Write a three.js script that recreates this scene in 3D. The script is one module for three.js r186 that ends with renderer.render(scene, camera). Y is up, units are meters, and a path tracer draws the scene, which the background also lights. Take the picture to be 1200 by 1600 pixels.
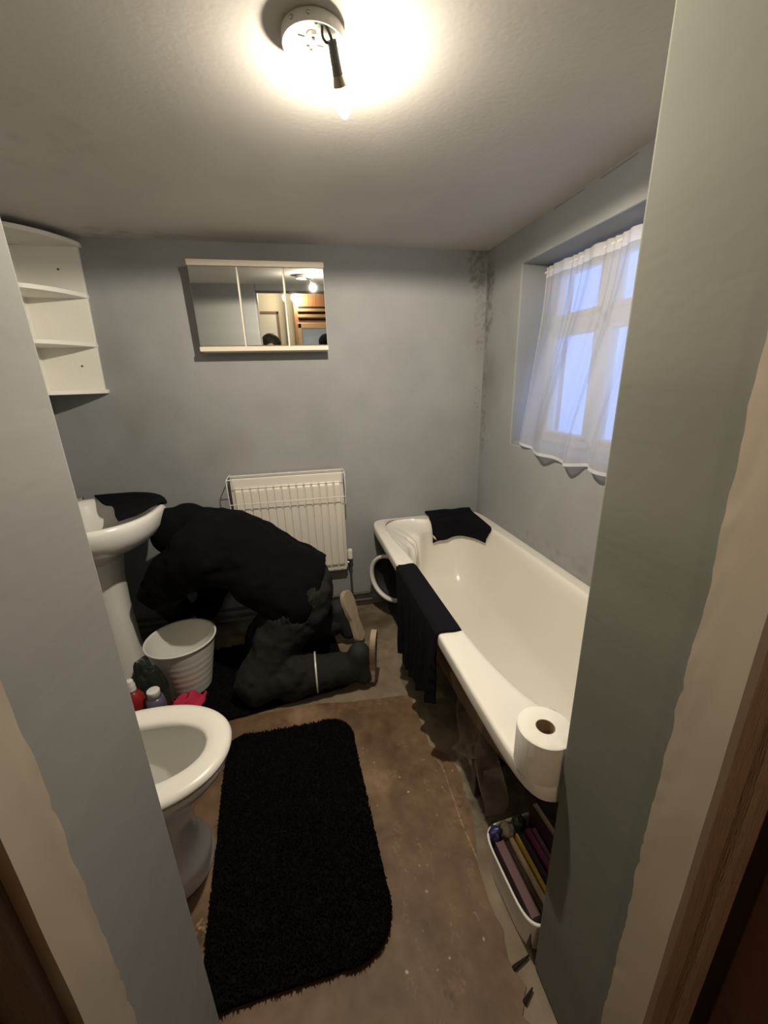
import * as THREE from 'three';
import { RoundedBoxGeometry } from 'three/addons/geometries/RoundedBoxGeometry.js';
import { mergeGeometries, mergeVertices, toCreasedNormals } from 'three/addons/utils/BufferGeometryUtils.js';

const scene = new THREE.Scene();
const renderer = new THREE.WebGLRenderer();
renderer.toneMapping = THREE.LinearToneMapping;
renderer.toneMappingExposure = 1.28;
renderer.shadowMap.enabled = true;

// ---------- camera (phone with a very wide lens, held upright in the doorway)
const camera = new THREE.PerspectiveCamera(2 * Math.atan(800 / 626.8) * 180 / Math.PI, 1200 / 1600, 0.02, 60);
{
  const yaw = 0.1931, pitch = 0.3124, roll = -0.0284, c = Math.cos, s = Math.sin;
  const f = new THREE.Vector3(s(yaw) * c(pitch), -s(pitch), -c(yaw) * c(pitch));
  const r = new THREE.Vector3(c(yaw), 0, s(yaw)), u = new THREE.Vector3().crossVectors(r, f);
  const right = r.clone().multiplyScalar(c(roll)).addScaledVector(u, s(roll));
  const up = r.clone().multiplyScalar(-s(roll)).addScaledVector(u, c(roll));
  camera.position.set(0, 1.3218, 0);
  camera.quaternion.setFromRotationMatrix(new THREE.Matrix4().makeBasis(right, up, f.clone().negate()));
}

// ---------- light: dusk sky outside the window, one bare warm bulb on the ceiling, one on the landing
scene.background = new THREE.Color().setRGB(0.4, 0.78, 2.0);
const BULB = { at: [0.139, 1.869, -1.026], color: [1.0, 0.9, 0.735], power: 0.5, down: 3.3 };   // a candle bulb: most of its light leaves away from its foot
const LANDING = { at: [-0.02, 2.0, 0.95], color: [1.0, 0.84, 0.64], power: 0.75 };

// ---------- sizes of the room
const D = 2.207, H = 1.948, XL = -1.13, XR = 1.021, SKEW = 0.0194, ZF = -0.5, JL = -0.254, JR = 0.427;

// ---------- helpers
const V = (x, y, z) => new THREE.Vector3(x, y, z);
function rng(a) { return () => { a |= 0; a = a + 0x6D2B79F5 | 0; let t = Math.imul(a ^ a >>> 15, 1 | a); t = t + Math.imul(t ^ t >>> 7, 61 | t) ^ t; return ((t ^ t >>> 14) >>> 0) / 4294967296; }; }
const hash3 = (x, y, z) => { let n = Math.imul(x, 374761393) ^ Math.imul(y, 668265263) ^ Math.imul(z, 2147483647 - 11); n = Math.imul(n ^ n >>> 13, 1274126177); return ((n ^ n >>> 16) >>> 0) / 4294967296; };
const sm = (t) => t * t * (3 - 2 * t), lerp = (a, b, t) => a + (b - a) * t, clamp = (x, a = 0, b = 1) => Math.min(b, Math.max(a, x));
function noise3(x, y, z) {
  const X = Math.floor(x), Y = Math.floor(y), Z = Math.floor(z), u = sm(x - X), v = sm(y - Y), w = sm(z - Z), h = hash3;
  return lerp(lerp(lerp(h(X, Y, Z), h(X + 1, Y, Z), u), lerp(h(X, Y + 1, Z), h(X + 1, Y + 1, Z), u), v), lerp(lerp(h(X, Y, Z + 1), h(X + 1, Y, Z + 1), u), lerp(h(X, Y + 1, Z + 1), h(X + 1, Y + 1, Z + 1), u), v), w) * 2 - 1;
}
function noise2(x, y, s) {
  const X = Math.floor(x), Y = Math.floor(y), u = sm(x - X), v = sm(y - Y), h = hash3;
  return lerp(lerp(h(X, Y, s), h(X + 1, Y, s), u), lerp(h(X, Y + 1, s), h(X + 1, Y + 1, s), u), v) * 2 - 1;
}
function fbm2(x, y, s, o = 4) { let a = 0, k = 1, f = 1; for (let i = 0; i < o; i++) { a += k * noise2(x * f, y * f, s + i * 7); k *= 0.5; f *= 2.03; } return a; }
const used = {};
function numbered(n) { const k = used[n] = (used[n] ?? -1) + 1; return k ? n + '_' + String(k).padStart(3, '0') : n; }
function mesh(name, geo, mat, parent = scene, label) {
  const m = new THREE.Mesh(geo, mat);
  m.name = parent === scene ? numbered(name) : name;
  m.castShadow = m.receiveShadow = true; parent.add(m);
  if (label) m.userData.label = label;
  return m;
}
function struct(name, geo, mat, parent = scene) { const m = mesh(name, geo, mat, parent); if (parent === scene) m.userData.kind = 'structure'; return m; }
function tag(o, label, category, group) { o.userData.label = label; o.userData.category = category; if (group) o.userData.group = group; return o; }
function thing(name, label, category, at = [0, 0, 0], turn = 0, group) {
  const g = new THREE.Group(); g.name = numbered(name); g.position.set(...at); g.rotation.y = turn; scene.add(g);
  return tag(g, label, category, group);
}
// a colour map over w x h metres; paint(ctx) draws in metres with the origin bottom left
function surfaceTex(w, h, px, rgb, layers, paint, seed = 1) {
  const W = Math.round(w * px), Hh = Math.round(h * px), c = document.createElement('canvas'); c.width = W; c.height = Hh;
  const g = c.getContext('2d'), im = g.createImageData(W, Hh);
  for (let y = 0; y < Hh; y++) for (let x = 0; x < W; x++) {
    let r = rgb[0], gg = rgb[1], b = rgb[2];
    const X = x / px, Y = (Hh - y) / px;
    layers.forEach((L, i) => { let n = fbm2(X * L.f, Y * (L.fy ?? L.f), seed * 31 + i * 13, L.o ?? 3); if (L.cut !== undefined) n = Math.max(0, n - L.cut); n *= L.a; r += n * (L.t?.[0] ?? 1); gg += n * (L.t?.[1] ?? 1); b += n * (L.t?.[2] ?? 1); });
    const k = (y * W + x) * 4; im.data[k] = clamp(r, 0, 255); im.data[k + 1] = clamp(gg, 0, 255); im.data[k + 2] = clamp(b, 0, 255); im.data[k + 3] = 255;
  }
  g.putImageData(im, 0, 0);
  if (paint) { g.setTransform(px, 0, 0, -px, 0, Hh); paint(g); }
  const t = new THREE.CanvasTexture(c); t.colorSpace = THREE.SRGBColorSpace; t.magFilter = THREE.LinearFilter; return t;
}
function bumpTex(n, f, seed, o = 3) {   // periodic grey relief tile
  const d = new Uint8Array(n * n * 4);
  for (let y = 0; y < n; y++) for (let x = 0; x < n; x++) {
    const u = x / n, v = y / n, q = (a, b) => fbm2(a * f, b * f, seed, o);
    const z = q(u, v) * (1 - u) * (1 - v) + q(u - 1, v) * u * (1 - v) + q(u, v - 1) * (1 - u) * v + q(u - 1, v - 1) * u * v;
    const k = (y * n + x) * 4; d[k] = d[k + 1] = d[k + 2] = clamp(128 + z * 110, 0, 255); d[k + 3] = 255;
  }
  const t = new THREE.DataTexture(d, n, n); t.magFilter = THREE.LinearFilter; t.wrapS = t.wrapT = THREE.RepeatWrapping; t.needsUpdate = true; return t;
}
const rep = (t, x, y = x) => { const c = t.clone(); c.repeat.set(x, y); c.needsUpdate = true; return c; };
const std = (color, rough = 0.6, more = {}) => new THREE.MeshStandardMaterial({ color, roughness: rough, ...more });
const phy = (color, rough, more = {}) => new THREE.MeshPhysicalMaterial({ color, roughness: rough, ...more });
const rbox = (w, h, d, r = 0.004, x = 0, y = 0, z = 0, s = 2) => new RoundedBoxGeometry(w, h, d, s, r).translate(x, y, z);
const box = (w, h, d, x = 0, y = 0, z = 0) => new THREE.BoxGeometry(w, h, d).translate(x, y, z);
const cyl = (r0, r1, h, x = 0, y = 0, z = 0, n = 20) => new THREE.CylinderGeometry(r0, r1, h, n).translate(x, y, z);
const tube = (pts, r, n = 24, m = 8, tension = 0.5) => new THREE.TubeGeometry(new THREE.CatmullRomCurve3(pts.map((p) => V(...p)), false, 'catmullrom', tension), n, r, m);
const merge = (gs) => mergeGeometries(gs.map((g) => { g = g.index ? g.toNonIndexed() : g; for (const k of Object.keys(g.attributes)) if (!['position', 'normal', 'uv'].includes(k)) g.deleteAttribute(k); if (!g.attributes.uv) g.setAttribute('uv', new THREE.BufferAttribute(new Float32Array(g.attributes.position.count * 2), 2)); return g; }));
function boxUV(g, k = 1) {   // uv in metres by the dominant axis of the normal
  g = g.index ? g.toNonIndexed() : g; const p = g.attributes.position, n = g.attributes.normal, uv = new Float32Array(p.count * 2);
  for (let i = 0; i < p.count; i++) {
    const a = [Math.abs(n.getX(i)), Math.abs(n.getY(i)), Math.abs(n.getZ(i))];
    const [u, v] = a[0] > a[1] && a[0] > a[2] ? [p.getZ(i), p.getY(i)] : a[1] > a[2] ? [p.getX(i), p.getZ(i)] : [p.getX(i), p.getY(i)];
    uv[i * 2] = u * k; uv[i * 2 + 1] = v * k;
  }
  g.setAttribute('uv', new THREE.BufferAttribute(uv, 2)); return g;
}
// skin over a list of closed rings of equal length
function loft(rings, capStart = false, capEnd = false, flip = false, closed = true) {
  const n = rings[0].length, pos = [], idx = [], uv = [];
  rings.forEach((r, j) => r.forEach((p, i) => { pos.push(p.x, p.y, p.z); uv.push(i / n, j / (rings.length - 1)); }));
  const tri = (a, b, c) => flip ? idx.push(a, c, b) : idx.push(a, b, c);
  for (let j = 0; j + 1 < rings.length; j++) for (let i = 0; i < (closed ? n : n - 1); i++) {
    const a = j * n + i, b = j * n + (i + 1) % n, c = a + n, d = b + n; tri(a, b, d); tri(a, d, c);
  }
  const cap = (j, back) => { const m = rings[j].reduce((s, p) => s.add(p), V(0, 0, 0)).divideScalar(n), k = pos.length / 3; pos.push(m.x, m.y, m.z); uv.push(0.5, 0.5); for (let i = 0; i < n; i++) { const a = j * n + i, b = j * n + (i + 1) % n; back ? tri(b, a, k) : tri(a, b, k); } };
  if (capStart) cap(0, true); if (capEnd) cap(rings.length - 1, false);
  const g = new THREE.BufferGeometry(); g.setAttribute('position', new THREE.Float32BufferAttribute(pos, 3)); g.setAttribute('uv', new THREE.Float32BufferAttribute(uv, 2)); g.setIndex(idx); g.computeVertexNormals(); return g;
}
// a sheet of cloth: f(u, v) gives a point; it gets real thickness along its normals
function sheet(f, nu, nv, thick) {
  const P = []; for (let j = 0; j <= nv; j++) for (let i = 0; i <= nu; i++) P.push(f(i / nu, j / nv));
  const W = nu + 1, N = [], g0 = new THREE.BufferGeometry(), id0 = [];
  for (let j = 0; j < nv; j++) for (let i = 0; i < nu; i++) { const a = j * W + i; id0.push(a, a + 1, a + W + 1, a, a + W + 1, a + W); }
  g0.setAttribute('position', new THREE.Float32BufferAttribute(P.flatMap((p) => [p.x, p.y, p.z]), 3)); g0.setIndex(id0); g0.computeVertexNormals();
  const nn = g0.attributes.normal, pos = [], uv = [], idx = id0.slice(), M = P.length;
  for (let s = 0; s < 2; s++) P.forEach((p, k) => { const t = s ? -thick : 0; pos.push(p.x + nn.getX(k) * t, p.y + nn.getY(k) * t, p.z + nn.getZ(k) * t); uv.push((k % W) / nu, Math.floor(k / W) / nv); });
  for (let k = 0; k < id0.length; k += 3) idx.push(id0[k] + M, id0[k + 2] + M, id0[k + 1] + M);
  const edge = []; for (let i = 0; i < nu; i++) edge.push([i, i + 1]); for (let j = 0; j < nv; j++) edge.push([j * W + nu, (j + 1) * W + nu]);
  for (let i = nu; i > 0; i--) edge.push([nv * W + i, nv * W + i - 1]); for (let j = nv; j > 0; j--) edge.push([j * W, (j - 1) * W]);
  for (const [a, b] of edge) idx.push(b, a, a + M, b, a + M, b + M);
  const g = new THREE.BufferGeometry(); g.setAttribute('position', new THREE.Float32BufferAttribute(pos, 3)); g.setAttribute('uv', new THREE.Float32BufferAttribute(uv, 2)); g.setIndex(idx); g.computeVertexNormals(); return g;
}
// surface of a distance field (inside negative)
function field(f, lo, hi, cell) {
  const n = [0, 1, 2].map((k) => Math.ceil((hi[k] - lo[k]) / cell) + 1), [nx, ny, nz] = n, S = new Float32Array(nx * ny * nz), at = (i, j, k) => (k * ny + j) * nx + i;
  for (let k = 0; k < nz; k++) for (let j = 0; j < ny; j++) for (let i = 0; i < nx; i++) S[at(i, j, k)] = f(lo[0] + i * cell, lo[1] + j * cell, lo[2] + k * cell);
  const id = new Int32Array(nx * ny * nz).fill(-1), pos = [], idx = [];
  const E = [[0, 1], [2, 3], [4, 5], [6, 7], [0, 2], [1, 3], [4, 6], [5, 7], [0, 4], [1, 5], [2, 6], [3, 7]];
  for (let k = 0; k < nz - 1; k++) for (let j = 0; j < ny - 1; j++) for (let i = 0; i < nx - 1; i++) {
    const c = []; let m = 0; for (let q = 0; q < 8; q++) { const v = S[at(i + (q & 1), j + (q >> 1 & 1), k + (q >> 2))]; c.push(v); if (v < 0) m++; }
    if (!m || m === 8) continue;
    let x = 0, y = 0, z = 0, s = 0;
    for (const [a, b] of E) if ((c[a] < 0) !== (c[b] < 0)) { const t = c[a] / (c[a] - c[b]); x += lerp(a & 1, b & 1, t); y += lerp(a >> 1 & 1, b >> 1 & 1, t); z += lerp(a >> 2, b >> 2, t); s++; }
    id[at(i, j, k)] = pos.length / 3; pos.push(lo[0] + (i + x / s) * cell, lo[1] + (j + y / s) * cell, lo[2] + (k + z / s) * cell);
  }
  const quad = (a, b, c, d, f) => { if (a < 0 || b < 0 || c < 0 || d < 0) return; f ? idx.push(a, b, c, a, c, d) : idx.push(a, c, b, a, d, c); };
  for (let k = 1; k < nz - 1; k++) for (let j = 1; j < ny - 1; j++) for (let i = 1; i < nx - 1; i++) {
    const s = S[at(i, j, k)] < 0;
    if (s !== S[at(i + 1, j, k)] < 0) quad(id[at(i, j - 1, k - 1)], id[at(i, j, k - 1)], id[at(i, j, k)], id[at(i, j - 1, k)], s);
    if (s !== S[at(i, j + 1, k)] < 0) quad(id[at(i - 1, j, k - 1)], id[at(i - 1, j, k)], id[at(i, j, k)], id[at(i, j, k - 1)], s);
    if (s !== S[at(i, j, k + 1)] < 0) quad(id[at(i - 1, j - 1, k)], id[at(i, j - 1, k)], id[at(i, j, k)], id[at(i - 1, j, k)], s);
  }
  const g = new THREE.BufferGeometry(); g.setAttribute('position', new THREE.Float32BufferAttribute(pos, 3)); g.setIndex(idx); g.computeVertexNormals();
  g.setAttribute('uv', new THREE.Float32BufferAttribute(new Float32Array(pos.length / 3 * 2), 2)); return g;
}
// tapered capsules joined by a smooth minimum: list of [ax,ay,az,ra, bx,by,bz,rb]
function caps(list, k = 0.03) {
  const L = list.map(([a, ra, b, rb]) => { const d = [b[0] - a[0], b[1] - a[1], b[2] - a[2]]; return [a, ra, rb - ra, d, d[0] ** 2 + d[1] ** 2 + d[2] ** 2 + 1e-9]; });
  return (x, y, z) => {
    let m = 1e3;
    for (const [a, ra, dr, d, q] of L) {
      const px = x - a[0], py = y - a[1], pz = z - a[2], t = clamp((px * d[0] + py * d[1] + pz * d[2]) / q);
      const e = Math.hypot(px - d[0] * t, py - d[1] * t, pz - d[2] * t) - ra - dr * t;
      const h = Math.max(k - Math.abs(m - e), 0) / k; m = Math.min(m, e) - h * h * k * 0.25;
    }
    return m;
  };
}

// ---------- materials
const wallRelief = bumpTex(256, 40, 5, 2), fabricRelief = bumpTex(256, 60, 9, 2), roughRelief = bumpTex(256, 12, 3, 4);
const WALL = [146, 147, 147], WL = [{ f: 1.1, a: 7, o: 4 }, { f: 9, a: 3, o: 3 }, { f: 2.2, a: -16, cut: 0.45, o: 4, t: [0.8, 0.9, 1.1] }];
const wallMat = (map, w, h, rough = 0.68) => phy(0xffffff, rough, { specularIntensity: 0.6, map, bumpMap: rep(wallRelief, w / 0.35, h / 0.35), bumpScale: 0.0003 });
const greyPaint = std(new THREE.Color(`rgb(${WALL.join()})`), 0.55, { bumpMap: rep(wallRelief, 3), bumpScale: 0.0003 });
const M = {
  ceramic: phy(new THREE.Color().setRGB(0.8, 0.78, 0.73), 0.22, { clearcoat: 0.6, clearcoatRoughness: 0.12 }),
  bath: phy(new THREE.Color().setRGB(0.8, 0.765, 0.69), 0.25, { clearcoat: 0.4, clearcoatRoughness: 0.15 }),
  tan: std(new THREE.Color().setRGB(0.3, 0.2, 0.12), 0.75, { bumpMap: rep(roughRelief, 4), bumpScale: 0.002 }),
  white: std(new THREE.Color().setRGB(0.75, 0.73, 0.68), 0.45),
  shelf: std(new THREE.Color().setRGB(0.77, 0.75, 0.68), 0.5, { bumpMap: rep(wallRelief, 2), bumpScale: 0.0005 }),
  cream: std(new THREE.Color().setRGB(0.72, 0.63, 0.5), 0.5),
  enamel: std(new THREE.Color().setRGB(0.72, 0.68, 0.6), 0.4),
  plastic: std(new THREE.Color().setRGB(0.74, 0.73, 0.68), 0.42),
  mirror: std(new THREE.Color().setRGB(0.82, 0.85, 0.84), 0.015, { metalness: 1 }),
  chrome: std(0xb8b8b4, 0.25, { metalness: 1 }),
  steel: std(0x6e6c66, 0.4, { metalness: 1 }),
  darkPipe: std(0x4a4946, 0.5),
  blackCloth: phy(new THREE.Color().setRGB(0.004, 0.004, 0.005), 0.95, { specularIntensity: 0.25, bumpMap: rep(fabricRelief, 6), bumpScale: 0.002 }),
  navyCloth: phy(new THREE.Color().setRGB(0.006, 0.006, 0.0085), 0.95, { specularIntensity: 0.25, bumpMap: rep(fabricRelief, 6), bumpScale: 0.002 }),
  matBlack: phy(new THREE.Color().setRGB(0.0055, 0.0055, 0.005), 1, { specularIntensity: 0.15 }),
  hoodie: phy(new THREE.Color().setRGB(0.0035, 0.0035, 0.0038), 0.95, { specularIntensity: 0.2 }),
  trousers: phy(new THREE.Color().setRGB(0.019, 0.0185, 0.0165), 0.9, { specularIntensity: 0.3 }),
  boot: std(new THREE.Color().setRGB(0.012, 0.012, 0.012), 0.8),
  sole: std(new THREE.Color().setRGB(0.4, 0.32, 0.22), 0.8, { bumpMap: rep(roughRelief, 3), bumpScale: 0.003 }),
  skin: std(new THREE.Color().setRGB(0.5, 0.32, 0.23), 0.6),
  hair: std(new THREE.Color().setRGB(0.012, 0.009, 0.007), 0.7),
  glass: phy(0xffffff, 0.3, { transmission: 1, thickness: 0, ior: 1.45 }),
  curtain: phy(new THREE.Color().setRGB(0.66, 0.65, 0.66), 0.52, { transmission: 0.62, thickness: 0, ior: 1.15, side: THREE.DoubleSide }),
  hem: phy(new THREE.Color().setRGB(0.66, 0.65, 0.65), 0.9, { transmission: 0.35, thickness: 0, ior: 1.15, side: THREE.DoubleSide }),
  brownWood: std(new THREE.Color().setRGB(0.2, 0.135, 0.1), 0.55, { bumpMap: rep(roughRelief, 2, 8), bumpScale: 0.002 }),
  darkWood: std(new THREE.Color().setRGB(0.1, 0.04, 0.024), 0.5, { bumpMap: rep(roughRelief, 2, 8), bumpScale: 0.002 }),
};

// ---------- the room
const rnd = rng(7);
const stroke = (g, pts, w, col, jit = 0, seed = 3) => { const r = rng(seed); g.strokeStyle = col; g.lineWidth = w; g.lineCap = 'round'; g.beginPath(); pts.forEach(([x, y], i) => { const X = x + (r() - 0.5) * jit, Y = y + (r() - 0.5) * jit; i ? g.lineTo(X, Y) : g.moveTo(X, Y); }); g.stroke(); };
const blot = (g, x, y, r, col, n, seed, sx = 1, sy = 1) => { const q = rng(seed); g.fillStyle = col; for (let i = 0; i < n; i++) { const a = q() * 6.283, d = Math.sqrt(q()) * r; g.beginPath(); g.ellipse(x + Math.cos(a) * d * sx, y + Math.sin(a) * d * sy, r * (0.06 + 0.2 * q()), r * (0.06 + 0.2 * q()), q() * 3, 0, 7); g.fill(); } };
{ // back wall: peeled white line along the ceiling, mould towards the right corner
  const w = XR - XL + 0.24, h = H;
  const t = surfaceTex(w, h, 420, WALL, WL, (g) => {
    const X = (x) => x - XL + 0.12;
    blot(g, X(0.965), 1.74, 0.075, 'rgba(70,64,56,0.10)', 130, 11, 0.8, 1.9);
    blot(g, X(0.99), 1.5, 0.05, 'rgba(78,70,60,0.08)', 100, 12, 0.7, 4);
    blot(g, X(0.98), 1.1, 0.03, 'rgba(90,74,60,0.10)', 40, 17, 0.6, 4);
    blot(g, X(-0.35), 1.915, 0.05, 'rgba(60,56,52,0.14)', 60, 13, 1.5, 0.5);
    blot(g, X(-0.7), 1.9, 0.1, 'rgba(66,62,60,0.06)', 80, 14, 2.2, 0.5);
    blot(g, X(0.86), 1.94, 0.05, 'rgba(66,62,58,0.14)', 40, 15, 2, 0.3);
    for (const [a, b, y] of [[-0.2, -0.09, 1.943], [-0.07, 0.02, 1.943], [0.06, 0.1, 1.944], [0.2, 0.25, 1.945], [0.58, 0.62, 1.936], [0.7, 0.76, 1.93]]) stroke(g, [[X(a), y], [X((a + b) / 2), y + 0.002], [X(b), y]], 0.004, 'rgba(226,220,205,0.8)', 0.003, 5);
    for (let i = 0; i < 70; i++) stroke(g, [[X(XL + 0.2 + i * 0.027), 0.01 + rnd() * 0.02], [X(XL + 0.2 + i * 0.027 + 0.02), 0.01]], 0.02, 'rgba(60,56,50,0.12)');
  }, 1);
  struct('wall_back', box(w, h + 0.2, 0.12, (XL + XR) / 2, (h + 0.2) / 2, -D - 0.06), wallMat(t, w, h));
}
struct('wall_left', box(0.12, H + 0.2, D + 0.4, XL - 0.06, (H + 0.2) / 2, -(D - 0.1) / 2), wallMat(surfaceTex(2, 2, 200, WALL, WL, null, 4), 2, 2));
const rightFrame = new THREE.Group();   // only used to compute places on the slightly turned right wall
rightFrame.position.set(XR, 0, -D); rightFrame.rotation.y = SKEW; rightFrame.updateMatrixWorld(true);
const onRight = (m) => { m.position.copy(rightFrame.position); m.rotation.y = SKEW; return m; };   // local x out of the room, z from the back wall
const WZ0 = 0.342, WZ1 = 1.06, WY0 = 1.012, WY1 = 1.806;
{ // right wall with the window opening, 0.26 thick
  const L = 1.95, s = new THREE.Shape([[-0.13, 0], [L, 0], [L, H + 0.2], [-0.13, H + 0.2]].map((p) => new THREE.Vector2(...p)));
  s.holes.push(new THREE.Path([[WZ0, WY0], [WZ0, WY1], [WZ1, WY1], [WZ1, WY0]].map((p) => new THREE.Vector2(...p))));
  const g = new THREE.ExtrudeGeometry(s, { depth: 0.26, bevelEnabled: true, bevelSize: 0.006, bevelThickness: 0.006, bevelSegments: 2, bevelOffset: -0.006 });
  g.rotateY(-Math.PI / 2).scale(1, 1, 1);   // shape x -> +z, depth -> -x
  g.translate(0.26, 0, 0);
  const p = g.attributes.position, uv = g.attributes.uv;
  for (let i = 0; i < p.count; i++) uv.setXY(i, (p.getZ(i) + 0.13) / (L + 0.13), p.getY(i) / (H + 0.2));
  const t = surfaceTex(L + 0.13, H + 0.2, 380, WALL, WL, (g2) => {
    const Z = (z) => z + 0.13;
    for (const [a, b] of [[1.24, 1.46], [1.5, 1.9], [1.02, 1.1]]) stroke(g2, [[Z(a), 1.936], [Z((a + b) / 2), 1.94], [Z(b), 1.937]], 0.006, 'rgba(214,206,190,0.75)', 0.003, 6);
    for (const [a, b] of [[0.55, 0.72], [0.8, 0.95]]) stroke(g2, [[Z(a), 1.938], [Z(b), 1.938]], 0.005, 'rgba(70,64,56,0.35)', 0.006, 8);
    blot(g2, Z(0.04), 1.72, 0.08, 'rgba(72,66,56,0.10)', 130, 21, 0.6, 2.2);
    blot(g2, Z(0.03), 1.2, 0.06, 'rgba(80,70,56,0.10)', 110, 22, 0.5, 6);
    blot(g2, Z(0.8), 0.58, 0.09, 'rgba(84,78,70,0.035)', 160, 23, 7, 0.5);
    blot(g2, Z(1.5), 1.88, 0.06, 'rgba(96,80,62,0.08)', 60, 24, 3, 0.8);
  }, 2);
  onRight(struct('wall_right', g, wallMat(t, L, H)));
}
{ // ceiling, one plane, with faint marks
  const w = 2.5, d = 2.1, t = surfaceTex(w, d, 380, [200, 195, 187], [{ f: 0.9, a: 6, o: 4 }, { f: 7, a: 3, o: 3 }], (g) => {
    blot(g, 0.55, 1.2, 0.12, 'rgba(120,112,100,0.05)', 40, 31, 2, 2);
    stroke(g, [[0.45, 1.98], [0.8, 1.95], [1.1, 1.97]], 0.03, 'rgba(80,76,72,0.06)', 0.02);
    blot(g, 0.5, 1.95, 0.12, 'rgba(70,66,64,0.06)', 60, 33, 3, 0.6);
  }, 3);
  const g = box(w, 0.12, d, 0, 0, 0), p = g.attributes.position, uv = g.attributes.uv;
  for (let i = 0; i < p.count; i++) uv.setXY(i, p.getX(i) / w + 0.5, 0.5 - p.getZ(i) / d);
  const m = struct('ceiling', g, wallMat(t, w, d)); m.position.set(0, H + 0.06, -D - 0.1 + d / 2);
}
// front wall with the doorway: its reveals are the two grey faces beside the camera
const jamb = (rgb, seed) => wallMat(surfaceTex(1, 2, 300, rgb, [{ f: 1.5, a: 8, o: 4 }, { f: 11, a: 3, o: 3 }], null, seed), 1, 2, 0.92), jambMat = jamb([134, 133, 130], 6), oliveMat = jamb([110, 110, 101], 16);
const TW = 0.19;   // wall thickness up to the wooden lining
function frontWall(name, x0, x1, m = jambMat) {
  const g = rbox(x1 - x0, H + 0.3, TW, 0.008, (x0 + x1) / 2, (H + 0.3) / 2, ZF + TW / 2);
  return struct(name, boxUV(g, 0.5), m);
}
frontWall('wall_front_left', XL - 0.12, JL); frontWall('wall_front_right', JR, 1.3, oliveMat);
struct('wall_front', boxUV(rbox(JR - JL, 0.5, TW, 0.008, (JR + JL) / 2, 1.905 + 0.25, ZF + TW / 2), 0.5), jambMat);

// floor: old dirty boarding below, brown sheet flooring over it with a ragged edge
{
  const w = 3.0, d = 4.4, ox = 1.4, t = surfaceTex(w, d, 300, [118, 105, 86], [{ f: 1.6, a: 16, o: 5 }, { f: 9, a: 12, o: 4 }, { f: 4, a: -46, cut: 0.35, o: 4 }, { f: 30, a: 6, o: 2 }], (g) => {
    // x from -1.4, z from -2.4 at the top
    const P = (x, z) => [x + ox, d - (z + 2.4)];
    const dark = (x, z, r, n, seed, sx, sy, a = 0.1) => blot(g, ...P(x, z), r, `rgba(38,30,22,${a})`, n, seed, sx, sy);
    dark(0.7, -1.3, 0.25, 260, 41, 1.2, 3.6, 0.12); dark(0.24, -1.66, 0.05, 30, 42, 0.6, 1.6, 0.14); dark(0.2, -2.17, 0.05, 60, 43, 6, 0.6, 0.14);
    dark(0.46, -0.9, 0.06, 60, 44, 1, 2, 0.12); dark(0.3, -1.8, 0.05, 24, 45, 1, 2, 0.08);
  }, 8);
  const g = box(w, 0.12, d), p = g.attributes.position, uv = g.attributes.uv;
  for (let i = 0; i < p.count; i++) uv.setXY(i, p.getX(i) / w + 0.5, 0.5 - p.getZ(i) / d);
  const m = struct('floor', g, std(0xffffff, 0.7, { map: t, bumpMap: rep(roughRelief, 9, 12), bumpScale: 0.003 })); m.position.set(w / 2 - ox, -0.064, -2.4 + d / 2);
}
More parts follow.
